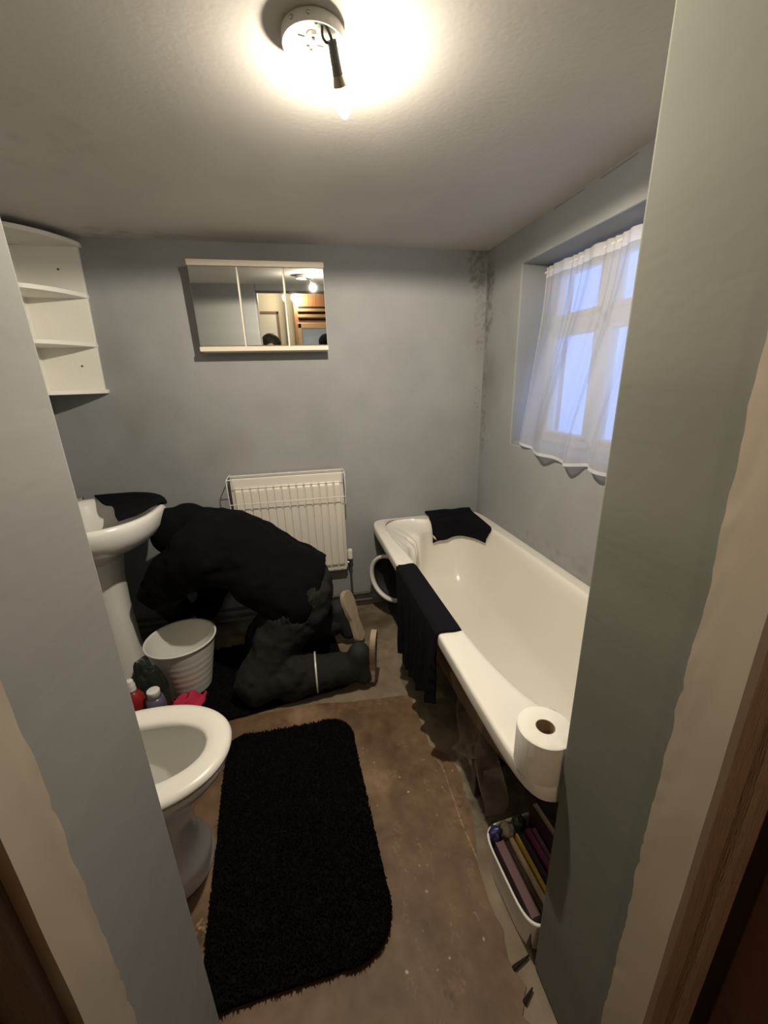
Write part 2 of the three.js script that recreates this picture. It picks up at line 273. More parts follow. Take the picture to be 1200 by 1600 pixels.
{
  const raw = [[XL, -1.36], [-0.7, -1.40], [-0.3, -1.44], [-0.03, -1.44], [0.14, -1.415], [0.26, -1.41], [0.367, -1.40], [0.37, -1.27], [0.374, -1.13], [0.40, -1.10], [0.426, -1.075], [0.437, -1.03], [0.441, -0.98], [0.428, -0.93], [0.433, -0.88], [0.412, -0.8], [0.386, -0.72], [0.378, -0.64], [0.388, -0.57], [0.372, -0.52], [0.392, -0.47], [0.36, -0.43], [0.42, -0.36], [0.42, 0.9], [-0.9, 0.9], [-0.9, -0.2], [XL, -0.49]];
  const r = rng(15), pts = [];
  raw.forEach((a, i) => { const b = raw[(i + 1) % raw.length], L = Math.hypot(b[0] - a[0], b[1] - a[1]), n = i < 22 ? Math.max(1, Math.round(L / 0.02)) : 1; for (let k = 0; k < n; k++) { const t = k / n, j = i > 0 && i < 22 ? 0.004 : 0; pts.push(new THREE.Vector2(lerp(a[0], b[0], t) + (r() - 0.5) * j, -lerp(a[1], b[1], t) + (r() - 0.5) * j)); } });
  const g = new THREE.ExtrudeGeometry(new THREE.Shape(pts), { depth: 0.004, bevelEnabled: false }); g.rotateX(-Math.PI / 2).translate(0, -0.004, 0);
  const p = g.attributes.position, uv = g.attributes.uv, W = 1.6, Dd = 2.4;   // x from -1.1, z from -1.45
  for (let i = 0; i < p.count; i++) uv.setXY(i, (p.getX(i) + 1.1) / W, 1 - (p.getZ(i) + 1.45) / Dd);
  const t = surfaceTex(W, Dd, 520, [103, 78, 54], [{ f: 2, a: 9, o: 4, t: [1, 0.95, 0.8] }, { f: 10, a: 9, o: 4, t: [1, 0.9, 0.75] }, { f: 5, fy: 3, a: 40, cut: 0.42, o: 5, t: [1, 0.93, 0.85] }, { f: 40, a: 7, o: 2 }, { f: 6, a: -26, cut: 0.5, o: 4 }], (g2) => {
    const P = (x, z) => [x + 1.1, Dd - (z + 1.45)], q = rng(51);
    const line = [[0.375, -1.08], [0.39, -1.04], [0.388, -0.95], [0.384, -0.85], [0.388, -0.76], [0.394, -0.66], [0.401, -0.58]];
    for (let i = 0; i + 1 < line.length; i++) for (let k = 0; k < 5; k++) { const a = line[i], b = line[i + 1], t0 = k / 5, t1 = t0 + 0.1 + q() * 0.12; stroke(g2, [P(lerp(a[0], b[0], t0), lerp(a[1], b[1], t0)), P(lerp(a[0], b[0], t1), lerp(a[1], b[1], t1))], 0.002 + q() * 0.003, `rgba(196,170,138,${0.25 + q() * 0.4})`, 0.003, i * 9 + k); }
    for (let i = 0; i < 60; i++) { const x = 0.12 + q() * 0.3, z = -1.2 + q() * 0.78; blot(g2, ...P(x, z), 0.006 + q() * 0.016, `rgba(192,164,130,${0.05 + q() * 0.1})`, 14, 200 + i, 0.5 + q() * 0.5, 0.8 + q() * 1.6); }
    for (let i = 0; i < 22; i++) { const x = 0.16 + q() * 0.24, z = -1.05 + q() * 0.5; stroke(g2, [P(x, z), P(x + 0.008 * (q() - 0.3), z + 0.008 * q()), P(x + 0.012 * (q() - 0.3), z + 0.02 * q())], 0.001 + q() * 0.0035, `rgba(214,190,156,${0.1 + q() * 0.3})`, 0.003, i); }
    for (let i = 0; i < 26; i++) { const x = 0.05 + q() * 0.38, z = -1.4 + q() * 0.9; g2.fillStyle = `rgba(224,208,184,${0.3 + q() * 0.5})`; g2.beginPath(); g2.ellipse(...P(x, z), 0.0015 + q() * 0.003, 0.0015 + q() * 0.002, q() * 3, 0, 7); g2.fill(); }
    for (let i = 0; i < 14; i++) { const x = -0.45 + q() * 0.12, z = -1.0 + q() * 0.6; blot(g2, ...P(x, z), 0.02, 'rgba(190,168,134,0.12)', 10, 60 + i); }
    blot(g2, ...P(-0.365, -0.74), 0.022, 'rgba(205,178,120,0.3)', 24, 77);
    for (const [x, z] of [[-0.2, -1.38], [0.1, -1.39], [0.3, -1.385]]) blot(g2, ...P(x, z), 0.05, 'rgba(150,128,100,0.12)', 30, 80, 2.5, 0.5);
    for (const [x, z, n] of [[0.22, -0.5, 1], [0.2, -0.4, 2], [0.41, -0.9, 3]]) blot(g2, ...P(x, z), 0.03, 'rgba(40,28,18,0.12)', 26, 90 + n, 0.6, 1.5);
  }, 9);
  struct('floor_covering', g, std(0xffffff, 0.58, { map: t, bumpMap: rep(roughRelief, 5, 8), bumpScale: 0.001 }));
}

// ---------- the landing behind the camera (seen in the cabinet mirrors)
{
  const cream = std(new THREE.Color().setRGB(0.62, 0.58, 0.44), 0.7), dark = std(new THREE.Color().setRGB(0.2, 0.14, 0.115), 0.7);
  const z0 = ZF + TW, z1 = 1.35;
  struct('wall_landing_back', box(2.0, 2.4, 0.1, 0, 1.2, z1 + 0.05), cream);
  struct('wall_landing_left', box(0.1, 2.4, z1 - z0, -0.95, 1.2, (z0 + z1) / 2), cream);
  struct('wall_landing_right', box(0.1, 2.4, z1 - z0, 0.95, 1.2, (z0 + z1) / 2), dark);
  struct('ceiling_landing', box(2.1, 0.1, z1 - z0 + 0.1, 0, 2.33, (z0 + z1) / 2), cream);
  // facing of the front wall towards the landing, dark stained boarding
  struct('wall_landing_front', merge([box(0.62, 2.4, 0.03, -0.6, 1.2, z0 + 0.015), box(0.42, 2.4, 0.03, 0.72, 1.2, z0 + 0.015), box(0.8, 0.45, 0.03, 0.1, 2.16, z0 + 0.015)]), dark);
}
// door lining: thick cream gloss paint, lumpy where it meets the grey
function lining(name, x, side, z0, z1, head = false) {
  const g = new THREE.BoxGeometry(0.03, 1.93, z1 - z0, 3, 160, 10), p = g.attributes.position;
  for (let i = 0; i < p.count; i++) {
    const y = p.getY(i), z = p.getZ(i), edge = z < -(z1 - z0) / 2 + 0.001, e2 = clamp((-z + 0.004) / ((z1 - z0) / 2));
    if (edge) p.setZ(i, z - 0.002 + 0.003 * noise2(y * 9, 3, 5) + 0.002 * noise2(y * 30, 9, 6) + 0.0012 * noise2(y * 90, 9, 7));
    p.setX(i, p.getX(i) + (p.getX(i) * side < 0 ? -side * (0.0007 * noise2(y * 12, z * 30, 8) + 0.0007 * e2 * e2 * noise2(y * 60, z * 160, 4)) : 0));
  }
  g.computeVertexNormals(); boxUV(g);
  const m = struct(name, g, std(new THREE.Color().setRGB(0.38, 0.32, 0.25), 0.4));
  m.position.set(x + side * 0.015, 0.965, (z0 + z1) / 2); return m;
}
lining('trim_1', JL + 0.004, -1, -0.318, -0.268);
lining('trim_2', JR - 0.009, 1, -0.312, -0.254);
struct('trim_3', rbox(JR - JL + 0.1, 0.03, 0.06, 0.004, (JR + JL) / 2, 1.93, -0.285), M.cream);
{ // stained architraves on the landing side, with a step
  const prof = (x, s) => merge([rbox(0.034, 1.98, 0.018, 0.005, x + s * 0.024, 0.99, -0.262), rbox(0.03, 1.98, 0.03, 0.007, x + s * 0.054, 0.99, -0.256)]);
  struct('trim_4', prof(JL, -1), M.brownWood);
  struct('trim_5', prof(JR - 0.004, 1), std(new THREE.Color().setRGB(0.3, 0.2, 0.13), 0.55, { bumpMap: rep(roughRelief, 2, 8), bumpScale: 0.002 }));
  const dr = new THREE.Group(); dr.name = 'door_1'; dr.userData.kind = 'structure'; scene.add(dr); dr.position.set(0.505, 0, -0.235);
  mesh('door_leaf', rbox(0.04, 1.96, 0.72, 0.005, 0.02, 0.99, 0.36), M.darkWood, dr);
  for (const [y, h] of [[0.45, 0.6], [1.35, 0.8]]) mesh('door_panel', rbox(0.012, h, 0.5, 0.005, -0.003, y, 0.36), M.darkWood, dr);
}

// ---------- window in the right wall
{
  const w = new THREE.Group(); w.name = 'window_1'; w.userData.kind = 'structure'; scene.add(w); onRight(w);
  const x = 0.185, d = 0.06, z0 = WZ0 - 0.004, z1 = WZ1 + 0.004, y0 = WY0 - 0.004, y1 = WY1 + 0.004, zc = (z0 + z1) / 2, f = (a, b, c, e, dd = d, xx = x) => rbox(dd, e - c, b - a, 0.006, xx, (c + e) / 2, (a + b) / 2);
  mesh('window_frame', merge([f(z0, z0 + 0.042, y0, y1), f(z1 - 0.042, z1, y0, y1), f(z0, z1, y0, y0 + 0.045), f(z0, z1, y1 - 0.045, y1), f(z0, z1, 1.518, 1.565), f(zc - 0.024, zc + 0.024, y0, y1)]), M.white, w);
  const P = [[z0 + 0.042, zc - 0.024], [zc + 0.024, z1 - 0.042]], Q = [[y0 + 0.045, 1.518], [1.565, y1 - 0.045]];
  for (const [a, b] of P) for (const [c, e] of Q) {
    const s = mesh('window_sash', merge([f(a, a + 0.022, c, e, 0.045, x - 0.012), f(b - 0.022, b, c, e, 0.045, x - 0.012), f(a, b, c, c + 0.022, 0.045, x - 0.012), f(a, b, e - 0.022, e, 0.045, x - 0.012)]), M.white, w);
    mesh('pane', new THREE.BoxGeometry(0.004, e - c - 0.04, b - a - 0.04).translate(x - 0.005, (c + e) / 2, (a + b) / 2), M.glass, s);
  }
  onRight(struct('window_sill', merge([rbox(0.15, 0.02, WZ1 - WZ0 - 0.004, 0.008, 0.082, WY0 + 0.002, (WZ0 + WZ1) / 2)]), greyPaint));
}
{ // net curtain on a rod under the head of the opening, its foot pushed out over the sill
  const c = thing('net_curtain', 'white sheer net curtain gathered across the window above the bath', 'curtain'); onRight(c);
  mesh('curtain_rod', cyl(0.005, 0.005, WZ1 - WZ0 - 0.004, 0, 0, 0, 10).rotateX(Math.PI / 2).translate(0.112, 1.772, (WZ0 + WZ1) / 2), M.white, c);
  const shape = (v0, v1) => (u, q) => {
    const v = lerp(v0, v1, q), y = lerp(1.79, lerp(1.03, 0.998, sm(clamp(u * 1.8))) + 0.006 * Math.sin(u * 17) * clamp(u * 3), v);
    const zt = lerp(WZ0 + 0.012, WZ1 - 0.01, u), zb = lerp(WZ0 + 0.02, WZ1 - 0.01, u), k = v * v;
    const folds = 0.005 * Math.sin(u * 92 + 2 * Math.sin(u * 21)) * (1 - 0.8 * Math.min(1, v * 2)) + (0.006 + 0.018 * v) * Math.sin(u * 25 + 0.9 * Math.sin(u * 6 + 1) + 0.5 * v) + 0.005 * Math.sin(u * 48 + 2) * (0.3 + 0.7 * v);
    const x = lerp(0.105, lerp(0.02, -0.036, sm(clamp(u * 3.2))), sm(v) * 0.75 + k * 0.25) + folds * 0.85;
    const z = lerp(zt, zb, v) + 0.006 * v * Math.sin(u * 25 + 1.3) - 0.0 * k;
    return V(x, y, clamp(z, WZ0 + 0.004, 2));
  };
  mesh('net_panel', sheetThin(shape(0.055, 0.984), 240, 60), M.curtain, c);
  mesh('heading', sheetThin(shape(0, 0.055), 240, 6), M.hem, c, 'gathered heading');
  mesh('hem', sheetThin(shape(0.984, 1), 240, 4), M.hem, c, 'stitched hem');
}
function sheetThin(f, nu, nv) {
  const pos = [], uv = [], idx = [];
  for (let j = 0; j <= nv; j++) for (let i = 0; i <= nu; i++) { const p = f(i / nu, j / nv); pos.push(p.x, p.y, p.z); uv.push(i / nu, j / nv); }
  for (let j = 0; j < nv; j++) for (let i = 0; i < nu; i++) { const a = j * (nu + 1) + i; idx.push(a, a + 1, a + nu + 2, a, a + nu + 2, a + nu + 1); }
  const g = new THREE.BufferGeometry(); g.setAttribute('position', new THREE.Float32BufferAttribute(pos, 3)); g.setAttribute('uv', new THREE.Float32BufferAttribute(uv, 2)); g.setIndex(idx); g.computeVertexNormals(); return g;
}

// ---------- bath
const superE = (cx, cz, a, b, n0, y, N = 96, nFar = n0) => { const r = []; for (let i = 0; i < N; i++) { const t = i / N * Math.PI * 2, c = Math.cos(t), s = Math.sin(t), n = s < 0 ? nFar : n0; r.push(V(cx + a * Math.sign(c) * Math.abs(c) ** (2 / n), y, cz + b * Math.sign(s) * Math.abs(s) ** (2 / n))); } return r; };
const BH = 0.555, BW = 0.672, BL = 1.7;
{
  const t = thing('bathtub', 'white acrylic bathtub without a side panel along the right wall under the window', 'bathtub', [0.346, 0, -D + 0.004], SKEW);
  const N = 160, cx = BW / 2, cz = BL / 2;
  const ring = (a0, a1, w0, w1, n, y, fold = 0) => superE((a0 + a1) / 2, (w0 + w1) / 2, (a1 - a0) / 2, (w1 - w0) / 2, n, y, N, Math.max(n, 5)).map((p) => {
    // the far left corner is moulded into a soap rest: the inside wall comes forward in two soft folds
    const du = (p.x - a0) / (a1 - a0), dw = (p.z - w0) / (w1 - w0);
    const k = fold * sm(clamp(1.1 - du / 0.5)) * sm(clamp(1.1 - dw / 0.3));
    const ang = Math.atan2(dw * 2.2, du), rip = fold < 0 ? 0 : Math.cos(ang * 10);
    p.x += k * (0.075 + 0.02 * rip); p.z += k * (0.15 + 0.04 * rip);
    if (fold < 0) { p.x = Math.max(p.x, 0.02 + (a0 - 0.03) * 0.12); p.z = Math.max(p.z, 0.026 + (w0 - 0.03) * 0.12); } return p;
  });
  const rings = [
    ring(0.03, BW - 0.02, 0.02, BL - 0.02, 9, BH - 0.047), ring(0.004, BW, 0.002, BL - 0.002, 14, BH - 0.045), ring(0, BW, 0, BL, 16, BH - 0.04), ring(0, BW, 0, BL, 16, BH - 0.012), ring(0.003, BW - 0.003, 0.003, BL - 0.003, 16, BH - 0.004), ring(0.01, BW - 0.01, 0.01, BL - 0.01, 15, BH),
    ring(0.045, BW - 0.035, 0.05, BL - 0.045, 6, BH, -0.15), ring(0.068, BW - 0.052, 0.082, BL - 0.07, 4, BH + 0.001, -0.5), ring(0.077, BW - 0.06, 0.094, BL - 0.08, 3.5, BH, -0.72), ring(0.083, BW - 0.065, 0.1, BL - 0.086, 3.35, BH - 0.005, -0.74), ring(0.088, BW - 0.07, 0.106, BL - 0.093, 3.3, BH - 0.014, -0.66),
    ring(0.092, BW - 0.073, 0.111, BL - 0.098, 3.25, BH - 0.026, -0.35), ring(0.096, BW - 0.076, 0.116, BL - 0.105, 3.2, BH - 0.04, 0.3), ring(0.099, BW - 0.079, 0.12, BL - 0.112, 3.2, BH - 0.058, 0.55), ring(0.106, BW - 0.086, 0.13, BL - 0.128, 3.2, BH - 0.12, 0.55), ring(0.118, BW - 0.1, 0.15, BL - 0.16, 3.2, BH - 0.22, 0.4), ring(0.13, BW - 0.115, 0.18, BL - 0.2, 3.2, BH - 0.3, 0.2), ring(0.15, BW - 0.135, 0.22, BL - 0.25, 3.1, BH - 0.355, 0.05), ring(0.185, BW - 0.17, 0.28, BL - 0.32, 3, BH - 0.385),
    ring(0.24, BW - 0.22, 0.4, BL - 0.45, 2.8, BH - 0.396), ring(0.31, BW - 0.3, 0.6, BL - 0.7, 2.5, BH - 0.4),
  ];
  mesh('tub', loft(rings, false, true, true), M.bath, t);
  const o = (a0, a1, w0, w1, n, y) => ring(a0, a1, w0, w1, n, y, y < BH - 0.05 && y > 0.2 ? 0.25 : 0);
  mesh('shell', loft([o(0.03, BW - 0.02, 0.02, BL - 0.02, 9, BH - 0.047), o(0.06, BW - 0.045, 0.075, BL - 0.06, 4, BH - 0.06), o(0.075, BW - 0.06, 0.1, BL - 0.1, 3.4, BH - 0.15), o(0.095, BW - 0.08, 0.13, BL - 0.15, 3.2, BH - 0.28), o(0.12, BW - 0.105, 0.18, BL - 0.2, 3.1, BH - 0.37), o(0.17, BW - 0.15, 0.26, BL - 0.3, 3, BH - 0.41), o(0.3, BW - 0.29, 0.6, BL - 0.7, 2.5, BH - 0.42)], false, true), M.tan, t, 'bare tan underside');
  for (const w of [0.34, 1.28]) {   // cradle legs
    mesh('leg', merge([rbox(0.5, 0.025, 0.035, 0.004, cx, 0.115, w), rbox(0.03, 0.115, 0.035, 0.004, 0.1, 0.0575, w), rbox(0.03, 0.115, 0.035, 0.004, BW - 0.1, 0.0575, w)]), M.steel, t, 'metal cradle leg');
  }
}
const bathPlace = (o) => { o.position.set(0.346, 0, -D + 0.004); o.rotation.y = SKEW; return o; };
{ // ribbed dark towel over the near side of the bath
  const w0 = 0.652, w1 = 1.162, T = 0.006;
  const prof = (s) => { // along the cloth: inside edge, over the rim, down outside
    const a = [[0.084, BH - 0.004], [0.072, BH + 0.008], [0.04, BH + 0.009], [0.004, BH + 0.009], [-0.008, BH - 0.001], [-0.011, BH - 0.03], [-0.012, BH - 0.12], [-0.01, 0.3], [-0.012, 0.2]];
    const L = [0]; for (let i = 1; i < a.length; i++) L.push(L[i - 1] + Math.hypot(a[i][0] - a[i - 1][0], a[i][1] - a[i - 1][1]));
    const q = s * L[L.length - 1]; let i = 1; while (i < a.length - 1 && L[i] < q) i++;
    const t = (q - L[i - 1]) / (L[i] - L[i - 1]); return [lerp(a[i - 1][0], a[i][0], t), lerp(a[i - 1][1], a[i][1], t)];
  };
  const f = (u, v) => {
    let [x, y] = prof(v); const w = lerp(w0, w1, u), hang = clamp((BH - 0.04 - y) / 0.3), sway = 0.01 * Math.sin(u * 31 + 1) + 0.006 * Math.sin(u * 57 + 2 * v);
    x += hang * (sway - 0.006) + (v > 0.25 ? 0 : 0.0012 * Math.sin(v * 260));
    y -= hang * (0.03 * Math.sin(u * 3 + 0.5) - 0.07 * u * u + 0.006 * Math.sin(u * 21));
    return V(x, y, w + hang * 0.02 * (0.5 - u) + 0.004 * noise2(v * 14, u > 0.5 ? 3 : 8, 5));
  };
  tag(bathPlace(mesh('bath_towel', sheet(f, 110, 90, -T), M.navyCloth)), 'black ribbed towel hanging over the long open side of the bath', 'towel');
}
{ // folded black cloth on the far end of the bath, with a small pale care tag
  const t = thing('bath_headrest_towel', 'black folded towel over the far end of the bath with a pale care tag', 'towel'); bathPlace(t);
  const f = (u, v) => {
    const a = [[0.006, BH + 0.012], [0.05, BH + 0.014], [0.085, BH + 0.012], [0.112, BH - 0.004], [0.124, BH - 0.05], [0.133, BH - 0.125]];
    const q = v * (a.length - 1), i = Math.min(a.length - 2, Math.floor(q)), s = q - i;
    const z = lerp(a[i][0], a[i + 1][0], s), y = lerp(a[i][1], a[i + 1][1], s), low = clamp((v - 0.55) / 0.45);
    const x = lerp(0.335, 0.625 - 0.05 * v, u) + 0.004 * Math.sin(v * 9 + u * 3), yy = y + 0.003 * noise2(u * 5, v * 5, 2) + low * (0.045 * u + 0.004 * Math.sin(u * 13));
    const drop = Math.max(0, BH - yy), sx = clamp((x - 0.341) / (0.252 - drop * 0.11), 0, 0.96), wall = 0.106 + drop * 0.2 + 0.75 * (1 - (1 - sx ** 5) ** 0.2);
    return V(x, yy, Math.max(z, (wall + 0.016) * sm(clamp((v - 0.3) / 0.3))) + 0.003 * noise2(u * 6, v * 4, 7));
  };
  mesh('towel', sheet(f, 60, 50, 0.011), M.navyCloth, t);
  mesh('care_tag', sheet((u, v) => V(0.348 - 0.02 * u + 0.01 * v, BH - 0.086 + 0.016 * u - 0.022 * v, 0.157 + 0.004 * Math.sin(u * 3)), 8, 8, 0.001), M.cream, t, 'pale care tag');
}
{ // toilet roll standing on the near corner of the bath
  const t = thing('toilet_roll', 'large white toilet roll standing on the near corner of the bath rim', 'toilet roll', [0.428, BH + 0.001, -0.561], 0.5);
  const prof = (a) => toCreasedNormals(new THREE.LatheGeometry(a.map((p) => new THREE.Vector2(...p)), 64), 0.6);
  mesh('paper', prof([[0.019, 0.001], [0.051, 0], [0.0545, 0.003], [0.055, 0.006], [0.055, 0.094], [0.0545, 0.097], [0.052, 0.0985], [0.019, 0.098], [0.019, 0.001]]), std(new THREE.Color().setRGB(0.8, 0.77, 0.7), 0.9, { bumpMap: rep(fabricRelief, 8, 2), bumpScale: 0.0006 }), t);
  mesh('cardboard_core', prof([[0.019, 0], [0.0191, 0.098], [0.0178, 0.098], [0.0176, 0], [0.019, 0]]), std(new THREE.Color().setRGB(0.33, 0.23, 0.14), 0.9), t);
  mesh('loose_end', sheet((u, v) => { const a = 2.2 - u * 0.5; const r = 0.0558 + 0.0018 * u; return V(Math.sin(a) * r, 0.003 + 0.092 * v, Math.cos(a) * r); }, 10, 6, 0.0006), M.white, t);
}
{ // round tub lying on its side under the far corner of the bath
  const b = thing('storage_box', 'dark closed box on the floor under the far corner of the bath', 'box', [0.53, 0, -2.02], 0.05);
  mesh('box_body', rbox(0.2, 0.112, 0.2, 0.006, 0, 0.056, 0), std(0x17130f, 0.9), b); mesh('box_lid', rbox(0.206, 0.02, 0.206, 0.006, 0, 0.12, 0), std(0x1d1813, 0.9), b);
  const t = thing('round_tub', 'dark round tub with a white rim lying on its side under the bath', 'tub', [0.412, 0.274, -1.985], 0);
  const L = (a, n = 64) => new THREE.LatheGeometry(a.map((p) => new THREE.Vector2(...p)), n).rotateX(Math.PI / 2).rotateY(-0.86);
  mesh('rim', L([[0.121, 0.004], [0.124, 0.012], [0.132, 0.016], [0.141, 0.012], [0.143, 0.0], [0.139, -0.01], [0.127, -0.012], [0.121, -0.006], [0.121, 0.004]]), M.plastic, t, 'white rim');
  mesh('tub_wall', L([[0.128, -0.006], [0.118, -0.07], [0.0, -0.075], [0.0, -0.07], [0.114, -0.066], [0.1235, -0.006], [0.128, -0.006]]), std(0x0d0d0e, 0.7), t);
}
{ // crumpled clear film between the bath and the floor
  const film = phy(new THREE.Color().setRGB(0.92, 0.92, 0.9), 0.12, { transmission: 0.97, thickness: 0, side: THREE.DoubleSide });
  const f = (u, v) => V(0.43 + 0.05 * noise2(u * 5, v * 3, 3) + 0.03 * v, 0.44 - 0.435 * v, lerp(-1.1, -0.82, u) + 0.05 * noise2(u * 4 + 9, v * 4, 4));
  tag(mesh('plastic_film', sheetThin(f, 46, 40), film), 'crumpled clear plastic film hanging under the open side of the bath', 'plastic sheet');
}

// ---------- basket of magazines at the near end
{
  const cx = 0.506, cz = -0.624, bx = 0.102, bz = 0.118, turn = 0.06;
  const t = thing('magazine_basket', 'low white plastic basket full of magazines beside the right door post', 'basket', [cx, 0, cz], turn);
  const R = (s, y, n = 5) => superE(0, 0, bx * s, bz * s, n, y, 72);
  mesh('basket_body', loft([R(0.86, 0.001), R(0.88, 0.004), R(0.985, 0.112), R(1.0, 0.114), R(1.02, 0.118), R(1.02, 0.123), R(1.0, 0.126), R(0.97, 0.124), R(0.955, 0.118), R(0.85, 0.008)], true, true), M.plastic, t);
  const A = (o, dx, dz, y, ry = 0, rz = 0) => { o.position.set(cx + dx * Math.cos(turn) + dz * Math.sin(turn), y, cz - dx * Math.sin(turn) + dz * Math.cos(turn)); o.rotation.set(0, turn + ry, rz); return o; };
  const mags = [
    [-0.070, 0.024, 0.118, 0.17, [0.1, 0.055, 0.06], 'plum backed magazine at the outer side of the white basket'],
    [-0.048, 0.012, 0.112, 0.168, [0.1, 0.055, 0.045], 'brown edged magazine second from the outer side of the white basket'],
    [-0.034, 0.009, 0.122, 0.165, [0.85, 0.68, 0.48], 'cream edged magazine in the white basket beside the yellow one'],
    [-0.018, 0.006, 0.126, 0.17, [0.9, 0.66, 0.12], 'thin yellow edged magazine in the middle of the white basket'],
    [-0.002, 0.016, 0.12, 0.168, [0.045, 0.04, 0.06], 'dark blue grey magazine beside the yellow one in the white basket'],
    [0.019, 0.008, 0.132, 0.172, [0.34, 0.07, 0.2], 'magenta edged magazine in the white basket'],
    [0.033, 0.012, 0.128, 0.168, [0.25, 0.15, 0.2], 'mauve magazine nearest the maroon album in the white basket'],
  ];
  mags.forEach(([x, w, h, l, c, lab], i) => {
    const m = A(thing('magazine', lab, 'magazine', [0, 0, 0], 0, 'magazines standing in the white basket'), x, 0.012, 0.008, 0.01 * (i % 3 - 1), 0.03);
    const cov = std(new THREE.Color().setRGB(...c), 0.5), pap = std(new THREE.Color().setRGB(c[0] * 0.75 + 0.05, c[1] * 0.75 + 0.035, c[2] * 0.75 + 0.03), 0.9);
    mesh('pages', box(w * 0.8, h - 0.002, l - 0.003, 0, h / 2, 0), pap, m);
    mesh('cover', merge([rbox(w * 0.12, h, l, 0.0004, -w * 0.44, h / 2, 0, 1), rbox(w * 0.12, h, l, 0.0004, w * 0.44, h / 2, 0, 1)]), cov, m);
  });
  const al = A(thing('photo_album', 'maroon hardback album leaning at the inner side of the white basket', 'album'), 0.061, -0.01, 0.01, 0.02, 0.06);
  mesh('pages', rbox(0.018, 0.168, 0.18, 0.001, 0, 0.088, 0), M.cream, al); mesh('cover', merge([rbox(0.004, 0.18, 0.19, 0.0015, -0.011, 0.09, 0), rbox(0.004, 0.18, 0.19, 0.0015, 0.011, 0.09, 0), rbox(0.026, 0.18, 0.004, 0.0015, 0, 0.09, 0.095)]), std(new THREE.Color().setRGB(0.05, 0.014, 0.014), 0.75, { bumpMap: rep(roughRelief, 3), bumpScale: 0.002 }), al);
  const crumple = (name, lab, cat, x, y, z, r, mat, seed) => { const g = new THREE.IcosahedronGeometry(1, 4), p = g.attributes.position; for (let i = 0; i < p.count; i++) { const k = 1 + 0.32 * noise3(p.getX(i) * 2.3 + seed, p.getY(i) * 2.3, p.getZ(i) * 2.3) + 0.12 * noise3(p.getX(i) * 6, p.getY(i) * 6 + seed, p.getZ(i) * 6); p.setXYZ(i, p.getX(i) * k * r[0], p.getY(i) * k * r[1], p.getZ(i) * k * r[2]); } g.computeVertexNormals(); const m = tag(mesh(name, mergeVertices(g.deleteAttribute('normal').deleteAttribute('uv')), mat), lab, cat); m.geometry.computeVertexNormals(); A(m, x, z, y); return m; };
  crumple('plastic_packet', 'small dark blue packet at the far end of the white basket', 'packet', -0.074, 0.118, -0.093, [0.018, 0.03, 0.017], std(new THREE.Color().setRGB(0.02, 0.022, 0.09), 0.35), 2);
  crumple('paper_ball', 'crumpled pale paper at the far end of the white basket', 'paper', -0.038, 0.128, -0.09, [0.017, 0.02, 0.016], std(new THREE.Color().setRGB(0.4, 0.36, 0.26), 0.8), 5);
  crumple('crumpled_wrapper', 'dark crumpled wrapper among the magazines in the white basket', 'wrapper', -0.0, 0.136, -0.092, [0.019, 0.02, 0.016], std(new THREE.Color().setRGB(0.04, 0.035, 0.05), 0.4), 8);
}
for (const [x, z, r, l, lab] of [[0.43, -0.508, 0.25, 0.05, 'dark wooden splinter on the floor nearest the white basket'], [0.418, -0.455, 0.5, 0.035, 'short dark wooden splinter on the floor beside the right door post']]) {
  const g = rbox(l, 0.008, 0.009, 0.002); const p = g.attributes.position; for (let i = 0; i < p.count; i++) p.setZ(i, p.getZ(i) * (1 - 0.7 * (p.getX(i) / l + 0.5)));
  const m = tag(mesh('wood_splinter', g, std(0x120c08, 0.9)), lab, 'wood'); m.position.set(x - 0.03, 0.004, z); m.rotation.y = r;
}

// ---------- mirror cabinet, leaning forward by a degree and a half
{
  const c = thing('mirror_cabinet', 'three-door mirror cabinet with cream top and bottom strips on the back wall', 'cabinet', [-0.132, 1.663, -D]);
  c.rotation.x = 0.0;
  const W = 0.587, h = 0.369, d = 0.11, LEAN = 0.042;
  // body: back on the wall, front face leaning forward
  const s = new THREE.Shape([[0, -h / 2], [d - 0.014 - LEAN * h / 2, -h / 2], [d - 0.014 + LEAN * h / 2, h / 2], [0, h / 2]].map((p) => new THREE.Vector2(...p)));
  mesh('cabinet_body', new THREE.ExtrudeGeometry(s, { depth: W - 0.012, bevelEnabled: false }).rotateY(-Math.PI / 2).translate(W / 2 - 0.006, 0, 0), M.white, c);
  mesh('top_strip', rbox(W, 0.024, d, 0.003, 0, h / 2 - 0.011, d / 2 + LEAN * h / 2), M.cream, c);
  mesh('bottom_strip', rbox(W, 0.021, d, 0.003, 0, -h / 2 + 0.01, d / 2 - LEAN * h / 2 + 0.004), M.cream, c);
  const edges = [[-W / 2 + 0.003, -0.0905], [-0.0845, 0.107], [0.113, W / 2 - 0.003]];
  edges.forEach(([a, b], i) => {
    const dr = new THREE.Group(); dr.name = 'door'; c.add(dr); dr.position.set((a + b) / 2, 0, d - 0.009); dr.rotation.set(LEAN, [0.008, 0.005, -0.01][i], 0);
    const dh = h - 0.048, w = b - a;
    mesh('door_panel', rbox(w, dh, 0.009, 0.002, 0, 0, 0), M.cream, dr);
    mesh('mirror_glass', box(w - 0.0035, dh - 0.002, 0.004, 0, 0, 0.0045), M.mirror, dr);
  });
}

